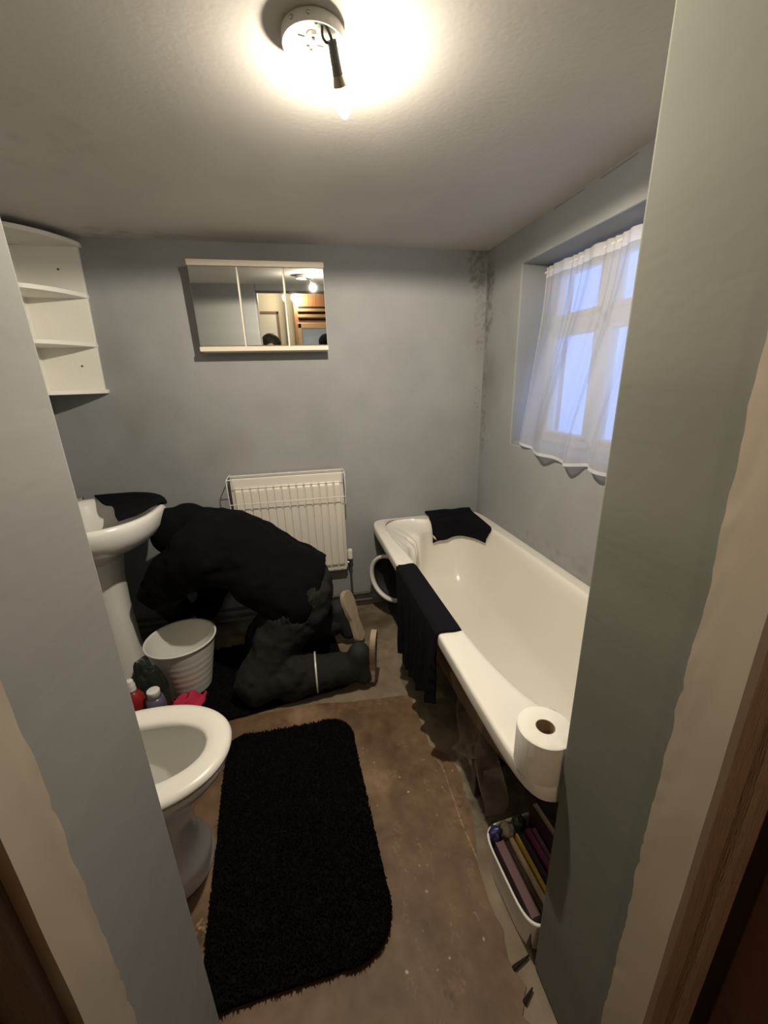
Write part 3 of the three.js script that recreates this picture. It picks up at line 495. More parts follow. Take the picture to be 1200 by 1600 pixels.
// ---------- corner shelf on the left
{
  const t = thing('corner_shelf', 'white corner shelf unit of three bays on the left end of the back wall', 'shelf', [XL, 0, -D]);
  const w = 0.255, y0 = 1.318, y1 = 1.905;
  const panel = new THREE.Shape([[0, y0], [0.238, y0], [0.258, y1], [0, y1]].map((p) => new THREE.Vector2(...p)));
  mesh('back_panel', new THREE.ExtrudeGeometry(panel, { depth: 0.012, bevelEnabled: true, bevelSize: 0.002, bevelThickness: 0.002 }).translate(0, 0, 0.002), M.shelf, t);
  mesh('side_panel', rbox(0.012, y1 - y0, 0.25, 0.003, 0.008, (y0 + y1) / 2, 0.126), M.shelf, t);
  const quarter = (r, y, th) => { const s = new THREE.Shape(); s.moveTo(0, 0); s.lineTo(r + 0.004, 0); s.lineTo(r + 0.004, 0.02); s.quadraticCurveTo(r * 0.78, r * 0.8, 0.05, r); s.lineTo(0, r); return new THREE.ExtrudeGeometry(s, { depth: th, bevelEnabled: true, bevelSize: 0.002, bevelThickness: 0.002, bevelSegments: 2 }).rotateX(Math.PI / 2).translate(0, y, 0.001); };
  for (const [r, y] of [[0.264, 1.922], [0.25, 1.725], [0.242, 1.525], [0.246, 1.324]]) mesh('shelf', quarter(r, y, 0.014), M.shelf, t);
  for (const [x, y] of [[0.168, 1.82], [0.17, 1.43]]) mesh('screw', cyl(0.004, 0.004, 0.004, 0, 0, 0, 12).rotateX(Math.PI / 2).translate(x, y, 0.0165), std(0x3a352c, 0.5), t);
}

// ---------- ceiling light: bare fitting without its shade, bulb hanging from a loose holder
{
  const t = thing('ceiling_light', 'round white ceiling fitting with no shade and one bare candle bulb', 'light');
  const cx = 0.085, cz = -0.992, L = (a) => toCreasedNormals(new THREE.LatheGeometry(a.map((p) => new THREE.Vector2(...p)), 72).translate(cx, 0, cz), 0.7);
  mesh('base', L([[0.0, H], [0.056, H], [0.059, H - 0.003], [0.0595, H - 0.018], [0.0585, H - 0.021], [0.0555, H - 0.021], [0.0545, H - 0.018], [0.053, H - 0.007], [0.047, H - 0.006], [0.046, H - 0.004], [0, H - 0.004]]), std(new THREE.Color().setRGB(0.6, 0.58, 0.54), 0.4), t);
  mesh('mounting_boss', L([[0, H - 0.009], [0.01, H - 0.009], [0.012, H - 0.004]]), M.white, t);
  const slot = std(0x3d3a2e, 0.7), f0 = H - 0.0046;
  for (const [x, z, r] of [[-0.022, -0.004, 0.2], [0.014, -0.024, 0.2]]) mesh('slot', rbox(0.013, 0.002, 0.0028, 0.0008).rotateY(r).translate(cx + x, f0, cz + z), slot, t);
  for (const [x, z] of [[0.0, 0.001], [-0.008, -0.027], [0.004, 0.03], [-0.002, -0.036]]) mesh('screw', cyl(0.003, 0.003, 0.003, cx + x, f0 - (x === 0 ? 0.005 : 0), cz + z, 10), slot, t);
  for (const a of [-0.75, -0.2]) mesh('shade_clip', new THREE.SphereGeometry(0.0035, 10, 8).translate(cx + 0.0595 * Math.sin(a), H - 0.011, cz + 0.0595 * Math.cos(a)), M.chrome, t);
  const A = V(0.117, 1.930, -0.976), B = V(...BULB.at), dir = B.clone().sub(A).normalize(), q = new THREE.Quaternion().setFromUnitVectors(V(0, 1, 0), dir);
  const along = (g, s) => g.applyQuaternion(q).translate(A.x + dir.x * s, A.y + dir.y * s, A.z + dir.z * s);
  mesh('wire', merge([tube([[0.098, H - 0.004, -0.958], [0.106, H - 0.013, -0.955], [0.113, H - 0.017, -0.965], [A.x, A.y, A.z]], 0.0026, 16, 8), tube([[0.1, H - 0.004, -0.97], [0.1, H - 0.016, -0.972], [0.106, H - 0.022, -0.976], [A.x + dir.x * 0.004, A.y + dir.y * 0.004, A.z + dir.z * 0.004]], 0.0024, 16, 8)]), std(0x3a3122, 0.6), t);
  mesh('bulb_holder', merge([along(cyl(0.0098, 0.0085, 0.044, 0, 0, 0), 0.022), along(cyl(0.0108, 0.0098, 0.005, 0, 0, 0), 0.043)]), std(new THREE.Color().setRGB(0.1, 0.1, 0.085), 0.45), t);
  mesh('bulb_cap', along(cyl(0.0135, 0.0095, 0.018, 0, 0, 0), 0.053), std(0x9a8d76, 0.35, { metalness: 0.8 }), t);
  const Ld = A.distanceTo(B);
  mesh('bulb', along(new THREE.LatheGeometry([[0.0, -0.025], [0.0115, -0.024], [0.0155, -0.016], [0.0178, -0.005], [0.0168, 0.007], [0.0125, 0.018], [0.006, 0.026], [0, 0.029]].map((p) => new THREE.Vector2(...p)), 32), Ld), new THREE.MeshStandardMaterial({ color: 0xffffff, roughness: 0.4, emissive: new THREE.Color().setRGB(1, 0.93, 0.76), emissiveIntensity: 9 }), t, 'lit candle bulb');
  const pl = new THREE.PointLight(new THREE.Color().setRGB(...BULB.color), BULB.power, 0, 2); pl.position.copy(B); pl.castShadow = true; pl.shadow.radius = 0.7; pl.name = 'bulb_lamp'; scene.add(pl);
  const sp = new THREE.SpotLight(new THREE.Color().setRGB(...BULB.color), BULB.down, 0, 1.566, 0.07, 2); sp.position.copy(B); sp.target.position.set(B.x, 0, B.z); sp.castShadow = true; sp.shadow.radius = 0.7; sp.name = 'bulb_lamp_down'; scene.add(sp, sp.target);
}

// ---------- radiator with a wire airer
{
  const x0 = -0.386, x1 = 0.192, y0 = 0.275, y1 = 0.872, zf = -D + 0.078, W = x1 - x0;
  const t = thing('radiator', 'cream fluted panel radiator on the back wall', 'radiator', [(x0 + x1) / 2, 0, -D]);
  const nx = 290, ny = 70, f = (u, v) => {
    const x = (u - 0.5) * W, y = lerp(y0, y1, v), e = Math.min(u, 1 - u) * W, ey = Math.min(y - y0, y1 - y);
    const c = ((u * W - 0.011) / (W - 0.022)) * 14, fr = c - Math.floor(c), top = sm(clamp((y1 - 0.055 - y) / 0.016)), bot = sm(clamp((y - y0 - 0.035) / 0.016));
    const rib = c > 0 && c < 14 ? 0.012 * (sm(clamp(fr / 0.16)) * sm(clamp((1 - fr) / 0.16))) * top * bot : 0;
    const rim = -0.012 * (1 - Math.min(1, e / 0.008)) ** 2 - 0.012 * (1 - Math.min(1, ey / 0.008)) ** 2;
    return V(x, y, 0.064 + rib + rim);
  };
  mesh('front_panel', sheet(f, nx, ny, 0.01), M.enamel, t);
  mesh('back_panel', rbox(W - 0.02, y1 - y0 - 0.02, 0.012, 0.005, 0, (y0 + y1) / 2, 0.02), M.enamel, t);
  mesh('top_grille', merge([rbox(W + 0.004, 0.006, 0.05, 0.002, 0, y1 + 0.001, 0.04), ...Array.from({ length: 44 }, (_, i) => box(0.006, 0.003, 0.04, -W / 2 + 0.02 + i * 0.0122, y1 + 0.0045, 0.04))]), M.enamel, t);
  for (const s of [-1, 1]) mesh('side_cover', rbox(0.005, y1 - y0 - 0.03, 0.052, 0.002, s * (W / 2), (y0 + y1) / 2 + 0.01, 0.038), M.enamel, t);
  for (let i = 0; i < 14; i++) mesh('dimple', new THREE.SphereGeometry(0.005, 10, 8).scale(1.2, 0.7, 0.4).translate((i - 6.5) * W * 0.069, y0 + 0.022, 0.0655), M.enamel, t);
  for (const x of [-0.2, 0.2]) mesh('wall_bracket', rbox(0.03, 0.4, 0.016, 0.002, x, 0.57, 0.009), M.steel, t);
  const v = thing('radiator_valve', 'white capped radiator valve with a thin pipe beside the radiator', 'valve', [0.214, 0, -2.166]);
  mesh('valve_cap', new THREE.LatheGeometry([[0, 0.4], [0.012, 0.4], [0.0155, 0.395], [0.0165, 0.36], [0.015, 0.352], [0.017, 0.348], [0.016, 0.338], [0, 0.338]].map((p) => new THREE.Vector2(...p)), 24), M.plastic, v);
  mesh('valve_body', merge([cyl(0.011, 0.011, 0.04, 0, 0.322, 0), cyl(0.009, 0.009, 0.03, 0, 0, 0).rotateZ(Math.PI / 2).translate(-0.018, 0.318, 0), cyl(0.013, 0.013, 0.012, 0, 0.302, 0, 6)]), M.chrome, v);
  mesh('valve_pipe', tube([[0, 0.3, 0], [0, 0.2, 0], [0.001, 0.09, 0.0], [0.002, 0.0, 0.002]], 0.0065, 12, 10), M.darkPipe, v);
  const r = thing('wire_airer', 'white wire airer hooked over the top of the radiator', 'airer', [(x0 + x1) / 2, 0, -D]);
  const wire = (a, b, rr = 0.0022) => tube([a, [(a[0] + b[0]) / 2, (a[1] + b[1]) / 2, (a[2] + b[2]) / 2], b], rr, 2, 8), hw = W / 2 + 0.006;
  for (const s of [-1, 1]) mesh('side_frame', tube([[s * hw, y1 - 0.05, 0.012], [s * hw, y1 + 0.006, 0.014], [s * hw, y1 + 0.008, 0.08], [s * hw, y1 + 0.004, 0.142], [s * hw, 0.79, 0.14], [s * hw, 0.7, 0.118], [s * hw, 0.69, 0.085]], 0.0026, 40, 8, 0.2), M.white, r);
  for (const [y, z] of [[y1 + 0.006, 0.14], [0.742, 0.116], [y1 + 0.01, 0.07]]) mesh('rail', wire([-hw, y, z], [hw, y, z]), M.white, r);
}
{ // pipes along the foot of the back wall
  const horiz = (y, z, r) => cyl(r, r, 1.42, 0, 0, 0, 12).rotateZ(Math.PI / 2).translate(-0.37, y, z);
  tag(mesh('heating_pipe', horiz(0.092, -D + 0.022, 0.0085), M.darkPipe), 'upper grey pipe along the foot of the back wall', 'pipe');
  tag(mesh('heating_pipe', horiz(0.046, -D + 0.022, 0.0085), M.darkPipe), 'lower grey pipe just above the floor along the back wall', 'pipe');
}

// ---------- washbasin on its pedestal
{
  const t = thing('washbasin', 'white pedestal washbasin on the left wall behind the door post', 'washbasin', [-0.87, 0, -1.805]);
  const egg = (s, y, dx = 0, sz = 1) => superE(0, 0, 1, 1, 2.3, y, 96).map((p) => { const c = p.x; return V(dx + (c > 0 ? 0.245 * c : 0.255 * Math.sign(c) * Math.abs(c) ** 0.55) * s, y, p.z * 0.285 * s * sz); });
  mesh('bowl', loft([egg(0.26, 0.6, -0.03), egg(0.34, 0.635, -0.03), egg(0.5, 0.665, -0.025), egg(0.74, 0.7, -0.012), egg(0.9, 0.735), egg(0.975, 0.77), egg(1, 0.8), egg(1, 0.818), egg(0.985, 0.83), egg(0.955, 0.836), egg(0.9, 0.834), egg(0.86, 0.826), egg(0.835, 0.81, 0.008), egg(0.8, 0.78, 0.012), egg(0.7, 0.735, 0.014), egg(0.5, 0.705, 0.014), egg(0.22, 0.692, 0.014), egg(0.08, 0.69, 0.014)], true, true, true), M.ceramic, t);
  const P = (rx, rz, y, dx) => superE(dx, 0, rx, rz, 2.4, y, 48);
  mesh('pedestal', loft([P(0.1, 0.1, 0, -0.03), P(0.1, 0.1, 0.02, -0.03), P(0.088, 0.09, 0.05, -0.035), P(0.08, 0.08, 0.2, -0.04), P(0.076, 0.075, 0.4, -0.042), P(0.08, 0.08, 0.55, -0.04), P(0.09, 0.095, 0.64, -0.035), P(0.09, 0.095, 0.66, -0.035)], true, true, true), M.ceramic, t);
  for (const z of [-0.13, 0.13]) { const tp = mesh('tap', merge([cyl(0.011, 0.014, 0.05, -0.165, 0.858, z), rbox(0.07, 0.014, 0.016, 0.005, -0.135, 0.872, z)]), M.chrome, t); mesh('tap_head', cyl(0.018, 0.016, 0.022, -0.165, 0.893, z, 6), M.chrome, tp); }
}
{ // black cloth lying over the right back part of the basin
  const f = (u, v) => {   // from a straight edge across the bowl out to the rim
    const th = lerp(0.78, -1.83, u), c = Math.cos(th), sn = Math.sin(th), sIn = Math.min(0.93, 0.235 / (c * 0.87 - sn * 0.494)), sOut = lerp(0.87, 1.012, sm(clamp((0.1 - th) / 0.35)));
    const s = lerp(Math.max(sOut, sIn + 0.004), sIn, v), ex = c > 0 ? 0.245 * Math.abs(c) ** 0.87 : -0.235 * Math.abs(c) ** 0.48, ez = 0.285 * Math.sign(sn) * Math.abs(sn) ** 0.87;
    const y = s > 0.87 ? 0.842 - 0.02 * clamp((s - 0.985) / 0.03) : 0.842 - 0.1 * (0.87 - s) * (s - 0.1) - 0.012 * (0.87 - s);
    return V(ex * s, y + 0.002 * noise2(u * 8, v * 6, 4), ez * s);
  };
  const m = tag(mesh('face_cloth', sheet(f, 60, 40, -0.005), M.blackCloth), 'black cloth draped over the bowl and back rim of the washbasin', 'cloth'); m.position.set(-0.87, 0.003, -1.805);
}

// ---------- toilet
{
  const t = thing('toilet', 'white toilet with its seat down and lid up behind the left door post', 'toilet', [-0.5, 0, -0.905]);
  const egg = (f, b, w, y, dx = 0) => superE(0, 0, 1, 1, 2.15, y, 84).map((p) => V(dx + (p.x > 0 ? p.x * f : p.x * b), y, p.z * w));
  mesh('pan', loft([egg(0.135, 0.24, 0.112, 0), egg(0.138, 0.24, 0.114, 0.008), egg(0.138, 0.24, 0.113, 0.05), egg(0.13, 0.24, 0.108, 0.066), egg(0.112, 0.24, 0.094, 0.076), egg(0.104, 0.24, 0.088, 0.11), egg(0.106, 0.24, 0.09, 0.17), egg(0.122, 0.25, 0.102, 0.23), egg(0.16, 0.26, 0.13, 0.3), egg(0.2, 0.27, 0.152, 0.345), egg(0.222, 0.28, 0.164, 0.37), egg(0.23, 0.28, 0.168, 0.385), egg(0.229, 0.28, 0.167, 0.398), egg(0.222, 0.275, 0.16, 0.403),
    egg(0.185, 0.2, 0.118, 0.403), egg(0.178, 0.19, 0.112, 0.395), egg(0.182, 0.19, 0.116, 0.37), egg(0.165, 0.17, 0.105, 0.32), egg(0.12, 0.14, 0.082, 0.25), egg(0.085, 0.1, 0.06, 0.19), egg(0.06, 0.07, 0.045, 0.14), egg(0.02, 0.02, 0.015, 0.12)], true, true, true), M.ceramic, t);
  const water = phy(0xdfe3d4, 0.03, { transmission: 1, thickness: 0.05, ior: 1.33 });
  mesh('water', loft([egg(0.093, 0.108, 0.066, 0.203)], false, true, true), water, t);
  const seat = (o, i, y0, y1) => { const e = (k, y, g = 0) => egg(lerp(o[0], i[0], k) - g, lerp(o[1], i[1], k), lerp(o[2], i[2], k) - g, y); return loft([e(1, y0 + 0.002), e(0.5, y0), e(0.0, y0 + 0.001), e(-0.02, (y0 + y1) / 2 - 0.002), e(0.06, y1 - 0.004), e(0.25, y1), e(0.6, y1 + 0.001), e(0.88, y1 - 0.003), e(1, y1 - 0.01), e(1, y0 + 0.002)], false, false, true); };
  mesh('seat', seat([0.24, 0.22, 0.172], [0.176, 0.16, 0.1], 0.407, 0.43), phy(new THREE.Color().setRGB(0.8, 0.765, 0.69), 0.3), t);
  for (const z of [-0.075, 0.075]) mesh('hinge', merge([cyl(0.012, 0.012, 0.04, 0, 0, 0, 16).rotateX(Math.PI / 2).translate(-0.228, 0.425, z), cyl(0.008, 0.01, 0.02, -0.228, 0.41, z)]), M.chrome, t);
  const lid = superE(0, 0, 0.172, 0.21, 2.3, 0, 64).map((p) => new THREE.Vector2(p.x, p.z));
  mesh('lid', new THREE.ExtrudeGeometry(new THREE.Shape(lid), { depth: 0.014, bevelEnabled: true, bevelSize: 0.004, bevelThickness: 0.004 }).rotateY(Math.PI / 2).rotateX(0).translate(-0.29, 0.655, 0).rotateZ(0.0), M.ceramic, t);
  const ci = mesh('cistern', rbox(0.2, 0.36, 0.38, 0.03, -0.52, 0.58, 0, 4), M.ceramic, t); mesh('cistern_lid', rbox(0.215, 0.03, 0.4, 0.012, -0.516, 0.77, 0, 3), M.ceramic, ci);
  mesh('cistern_shelf', rbox(0.36, 0.05, 0.22, 0.02, -0.42, 0.375, 0, 3), M.ceramic, t);
}

// ---------- waste bin, bottles, bag, pink cloth
{
  const t = thing('waste_bin', 'empty white plastic waste bin with faint rings on the floor beside the kneeling person', 'bin', [-0.605, 0.02, -1.672]);
  const a = []; const rad = (y) => 0.092 + 0.05 * y / 0.255;
  for (let i = 0; i <= 60; i++) { const y = i / 60 * 0.245; a.push(new THREE.Vector2(rad(y) + (y > 0.03 && y < 0.2 ? 0.00035 * Math.sin(y * 190) : 0), y)); }
  a.push(...[[0.1435, 0.247], [0.147, 0.25], [0.1475, 0.255], [0.144, 0.258], [0.139, 0.256], [0.137, 0.25], [0.089, 0.004], [0, 0.004]].map((p) => new THREE.Vector2(...p)));
  mesh('bin_body', new THREE.LatheGeometry([new THREE.Vector2(0, 0), ...a], 80), M.plastic, t);
  const bottle = (name, lab, at, prof, capProf, col, capc, tilt = 0) => { const b = thing(name, lab, 'bottle', at); b.rotation.z = tilt; const L = (q) => new THREE.LatheGeometry(q.map((p) => new THREE.Vector2(...p)), 32); mesh('bottle_body', L(prof), phy(new THREE.Color().setRGB(...col), 0.25), b); mesh('bottle_cap', L(capProf), M.white, b); return b; };
  const br = bottle('cleaner_bottle', 'red bottle with a ridged silver white cap behind the toilet', [-0.697, 0, -1.37], [[0, 0], [0.034, 0], [0.037, 0.006], [0.037, 0.215], [0.034, 0.24], [0.02, 0.262], [0.014, 0.266], [0, 0.267]], [[0, 0.264], [0.016, 0.264], [0.0165, 0.276], [0.0145, 0.28], [0.0155, 0.283], [0.0155, 0.294], [0.0125, 0.3], [0.0125, 0.31], [0.009, 0.315], [0, 0.315]], [0.28, 0.02, 0.02], 0);
  mesh('bottle_label', new THREE.CylinderGeometry(0.0374, 0.0374, 0.14, 32, 1, true).translate(0, 0.13, 0), std(new THREE.Color().setRGB(0.16, 0.012, 0.012), 0.4), br);
  bottle('shampoo_bottle', 'purple grey bottle with a flat white cap between the red bottle and the dark bag', [-0.622, 0, -1.358], [[0, 0], [0.03, 0], [0.034, 0.006], [0.034, 0.2], [0.028, 0.232], [0, 0.235]], [[0, 0.233], [0.022, 0.233], [0.0225, 0.262], [0.02, 0.266], [0, 0.266]], [0.1, 0.085, 0.13], 0);
  const g = new THREE.IcosahedronGeometry(1, 20); const p = g.attributes.position;
  for (let i = 0; i < p.count; i++) { let [x, y, z] = [p.getX(i), p.getY(i), p.getZ(i)]; const n = 0.16 * noise3(x * 2.2, y * 2.2, z * 2.2 + 4) + 0.06 * noise3(x * 6, y * 6, z * 6); const k = 1 + n, taper = 1 - 0.45 * clamp(y * 0.5 + 0.5); x *= k * taper; z *= k * taper; p.setXYZ(i, x * 0.085, Math.max(-0.135, y * k * 0.155), z * 0.06); }
  g.deleteAttribute('normal'); g.deleteAttribute('uv'); const bg = mergeVertices(g); bg.computeVertexNormals();
  const bag = tag(mesh('plastic_bag', bg, phy(new THREE.Color().setRGB(0.02, 0.025, 0.02), 0.3)), 'dark green black plastic bag standing between pedestal and waste bin', 'bag'); bag.position.set(-0.69, 0.152, -1.485); bag.rotation.y = 0.4;
  const f = (u, v) => V((u - 0.5) * 0.13 + 0.01 * Math.sin(v * 5), 0.024 + 0.022 * Math.abs(Math.sin(u * 7 + v * 3)) + 0.014 * noise2(u * 5, v * 5, 3) + 0.018 * (1 - Math.abs(u - 0.5) * 2), (v - 0.5) * 0.09);
  const pk = tag(mesh('pink_cloth', sheet(f, 40, 30, -0.004), std(new THREE.Color().setRGB(0.5, 0.02, 0.07), 0.9)), 'crumpled bright pink cloth on the floor in front of the waste bin', 'cloth'); pk.position.set(-0.57, 0.02, -1.505); pk.rotation.y = 0.1;
}

// ---------- black mats
function mat(name, label, corners, r, h, seed, count) {
  const t = thing(name, label, 'mat'), c = corners.map((p) => new THREE.Vector2(p[0], -p[1])), s = new THREE.Shape();
  c.forEach((b, i) => { const a = c[(i + c.length - 1) % c.length], d = c[(i + 1) % c.length], rr = r[i], u = b.clone().add(a.clone().sub(b).setLength(rr)), v = b.clone().add(d.clone().sub(b).setLength(rr)); i ? s.lineTo(u.x, u.y) : s.moveTo(u.x, u.y); s.quadraticCurveTo(b.x, b.y, v.x, v.y); });
  s.closePath();
  mesh('mat_base', new THREE.ExtrudeGeometry(s, { depth: h - 0.006, bevelEnabled: true, bevelSize: 0.005, bevelThickness: 0.003, bevelSegments: 2, bevelOffset: -0.005, curveSegments: 20 }).rotateX(-Math.PI / 2).translate(0, 0.003, 0), M.matBlack, t);
  // short pile
  const out = s.getPoints(20), q = rng(seed), inside = (x, y) => { let k = false; for (let i = 0, j = out.length - 1; i < out.length; j = i++) if ((out[i].y > y) !== (out[j].y > y) && x < (out[j].x - out[i].x) * (y - out[i].y) / (out[j].y - out[i].y) + out[i].x) k = !k; return k; };
  const im = new THREE.InstancedMesh(new THREE.ConeGeometry(0.0032, 0.013, 5).translate(0, 0.0045, 0), M.matBlack, count), bb = new THREE.Box2().setFromPoints(out), o = new THREE.Object3D();
  for (let i = 0; i < count;) {
    let x, y, edge = i < count * 0.12;
    if (edge) { const k = Math.floor(q() * out.length), a = out[k], b = out[(k + 1) % out.length], tt = q(); x = lerp(a.x, b.x, tt); y = lerp(a.y, b.y, tt); } else { x = lerp(bb.min.x, bb.max.x, q()); y = lerp(bb.min.y, bb.max.y, q()); if (!inside(x, y)) continue; }
    o.position.set(x, h - (edge ? 0.006 : 0.002), -y); o.rotation.set((q() - 0.5) * 1.5, q() * 6.28, (q() - 0.5) * 1.5); o.scale.setScalar(0.7 + 0.7 * q()); o.updateMatrix(); im.setMatrixAt(i++, o.matrix);
  }
  im.name = 'pile'; im.userData.kind = 'stuff'; im.castShadow = im.receiveShadow = true; t.add(im); return t;
}
mat('bath_mat', 'long black bath mat with rounded corners in the middle of the brown floor', [[-0.388, -1.322], [0.088, -1.322], [0.125, -0.585], [-0.332, -0.574]], [0.09, 0.11, 0.13, 0.05], 0.018, 3, 26000);
mat('bath_mat', 'black mat under the kneeling person and the waste bin', [[-0.76, -1.9], [0.06, -1.98], [0.13, -1.515], [-0.73, -1.375]], [0.06, 0.06, 0.05, 0.06], 0.016, 4, 16000);

// ---------- people
const ofs = (a, b, t) => [lerp(a[0], b[0], t), lerp(a[1], b[1], t), lerp(a[2], b[2], t)];
function handField(w, dir, nor, side, curl) { // wrist, pointing direction, back-of-hand normal, thumb side (+1/-1 along dir x nor)
  const d = V(...dir).normalize(), n = V(...nor).addScaledVector(d, -V(...nor).dot(d)).normalize(), s = V(0, 0, 0).crossVectors(d, n).multiplyScalar(side), o = V(...w), L = [];
  const P = (a, b, c) => { const p = o.clone().addScaledVector(d, a).addScaledVector(s, b).addScaledVector(n, c); return [p.x, p.y, p.z]; };
  const lens = [0.072, 0.08, 0.074, 0.058];
  for (let i = 0; i < 4; i++) {
    const y = 0.03 - 0.02 * i; L.push([P(0.005, y * 0.55, 0), 0.015, P(0.082 - 0.004 * Math.abs(i - 1), y, 0), 0.0105]);
    let a = 0.082 - 0.004 * Math.abs(i - 1), z = 0, ang = 0; const l = lens[i], seg = [0.45, 0.3, 0.25];
    for (let k = 0; k < 3; k++) { ang += curl * (k ? 0.9 : 0.6); const a2 = a + Math.cos(ang) * l * seg[k], z2 = z - Math.sin(ang) * l * seg[k]; L.push([P(a, y * (1 + 0.12 * k), z), 0.0092 - 0.0008 * k, P(a2, y * (1.1 + 0.12 * k), z2), 0.0084 - 0.0009 * k]); a = a2; z = z2; }
  }
  L.push([P(0.012, 0.022, -0.004), 0.015, P(0.048, 0.05, -0.014), 0.0115], [P(0.048, 0.05, -0.014), 0.0112, P(0.078, 0.056, -0.028), 0.0085]);
  return L;
}
function bbox(L, pad) { const lo = [9, 9, 9], hi = [-9, -9, -9]; for (const [a, ra, b, rb] of L) for (let k = 0; k < 3; k++) { lo[k] = Math.min(lo[k], a[k] - ra - pad, b[k] - rb - pad); hi[k] = Math.max(hi[k], a[k] + ra + pad, b[k] + rb + pad); } return [lo, hi]; }
function skinOf(L, k, cell, wob) { const f = caps(L, k), [lo, hi] = bbox(L, 0.03); return field(wob ? (x, y, z) => f(x, y, z) + wob(x, y, z) : f, lo, hi, cell); }
function figure(t, j, mats, opt) {
  const g = (e) => e; // body bones
  const bones = (e, which) => {
    const L = [];
    if (which.includes('torso')) L.push([j.hipL, 0.095 + e, j.hipR, 0.095 + e], [j.pelvis, 0.12 + e, j.chest, 0.118 + e], [ofs(j.shL, j.shR, 0.2), 0.085 + e, ofs(j.shL, j.shR, 0.8), 0.085 + e], [j.chest, 0.12 + e, ofs(j.shL, j.shR, 0.5), 0.1 + e]);
    if (which.includes('neck')) L.push([ofs(j.shL, j.shR, 0.5), 0.058 + e, j.head, 0.05 + e]);
    if (which.includes('arms')) for (const s of 'LR') L.push([j['sh' + s], 0.056 + e, j['el' + s], 0.043 + e], [j['el' + s], 0.042 + e, j['wr' + s], 0.027 + e]);
    if (which.includes('legs')) for (const s of 'LR') L.push([j['hip' + s], 0.088 + e, j['kn' + s], 0.058 + e], [j['kn' + s], 0.056 + e, ofs(j['kn' + s], j['an' + s], 0.35), 0.055 + e], [ofs(j['kn' + s], j['an' + s], 0.35), 0.055 + e, j['an' + s], 0.036 + e]);
    if (which.includes('feet')) for (const s of 'LR') L.push([j['he' + s], 0.034 + e, j['to' + s], 0.03 + e], [j['an' + s], 0.036 + e, j['he' + s], 0.032 + e]);
    return L;
  };
  const up = V(...j.up).normalize(), fw = V(...j.face).addScaledVector(up, -V(...j.face).dot(up)).normalize(), sd = V(0, 0, 0).crossVectors(fw, up), hp = (a, b, c) => { const p = V(...j.head).addScaledVector(fw, a).addScaledVector(up, b).addScaledVector(sd, c); return [p.x, p.y, p.z]; };
  const head = [[hp(-0.015, 0.03, 0), 0.085, hp(0.012, 0.02, 0), 0.083], [hp(0.03, -0.02, 0), 0.066, hp(0.055, -0.085, 0), 0.036], [hp(0.02, -0.06, -0.03), 0.042, hp(0.02, -0.06, 0.03), 0.042], [hp(0.088, 0.0, 0), 0.009, hp(0.106, -0.03, 0), 0.013], [hp(0.083, -0.062, -0.014), 0.009, hp(0.083, -0.062, 0.014), 0.009], [hp(-0.005, 0.01, -0.082), 0.016, hp(-0.008, -0.02, -0.078), 0.01], [hp(-0.005, 0.01, 0.082), 0.016, hp(-0.008, -0.02, 0.078), 0.01], [hp(-0.01, -0.06, 0), 0.055, ofs(j.head, ofs(j.shL, j.shR, 0.5), 0.6), 0.052]];
  const parts = [skinOf(bones(-0.006, ['torso', 'neck', 'arms', 'legs', 'feet']), 0.045, 0.013), (() => { const f = caps(head, 0.022), [lo, hi] = bbox(head, 0.02); const ey = [hp(0.083, 0.005, -0.032), hp(0.083, 0.005, 0.032)]; return field((x, y, z) => { let m = f(x, y, z); for (const e of ey) m = Math.max(m, -(Math.hypot(x - e[0], y - e[1], z - e[2]) - 0.014)); return m; }, lo, hi, 0.004); })()];
  for (const s of 'LR') parts.push(skinOf(handField(j['wr' + s], j['hd' + s], j['hn' + s], s === 'L' ? opt.thumb : -opt.thumb, opt.curl), 0.008, 0.003));
  mesh('body', merge(parts), mats.skin, t);
  const fold = (amp, fr, st = 0) => (x, y, z) => amp * noise3(x * fr, y * fr, z * fr) + amp * 0.6 * noise3(x * fr * 2.2 + st, y * fr * 2.2, z * fr * 2.2);
  const wob = fold(0.011, 13), [hP, hN] = opt.hem, tb = [...bones(0.034, ['torso']), ...bones(0.034, ['arms']), ...(opt.extraTop ?? [])], tf = caps(tb, 0.07), [tlo, thi] = bbox(tb, 0.03);
  mesh(opt.top, field((x, y, z) => Math.max(tf(x, y, z) + wob(x, y, z), (x - hP[0]) * hN[0] + (y - hP[1]) * hN[1] + (z - hP[2]) * hN[2] + 0.004 * noise3(x * 9, y * 9, z * 9)), tlo, thi, 0.008), mats.top, t);
  const low = (e) => [[j.hipL, 0.105 + e, j.hipR, 0.105 + e], [j.pelvis, 0.118 + e, ofs(j.pelvis, j.chest, 0.12), 0.1], ...bones(e, ['legs'])];
  const lw = fold(0.01, 17, 3), lf = caps(low(opt.loose ?? 0.02), 0.05), [llo, lhi] = bbox(low(opt.loose ?? 0.02), 0.03);
  const topAt = (x, y, z) => Math.max(tf(x, y, z) + wob(x, y, z), (x - hP[0]) * hN[0] + (y - hP[1]) * hN[1] + (z - hP[2]) * hN[2]);
  mesh('trousers', field((x, y, z) => Math.max(lf(x, y, z) + lw(x, y, z), -0.002 - topAt(x, y, z)), llo, lhi, 0.008), mats.low, t);
  for (const s of 'LR') mesh('boot', skinOf([[j['he' + s], 0.042, j['to' + s], 0.042], [j['an' + s], 0.05, j['he' + s], 0.042], [ofs(j['an' + s], j['kn' + s], 0.22), 0.052, j['an' + s], 0.05]], 0.03, 0.008), mats.boot, t);
  return { hp, head };
}
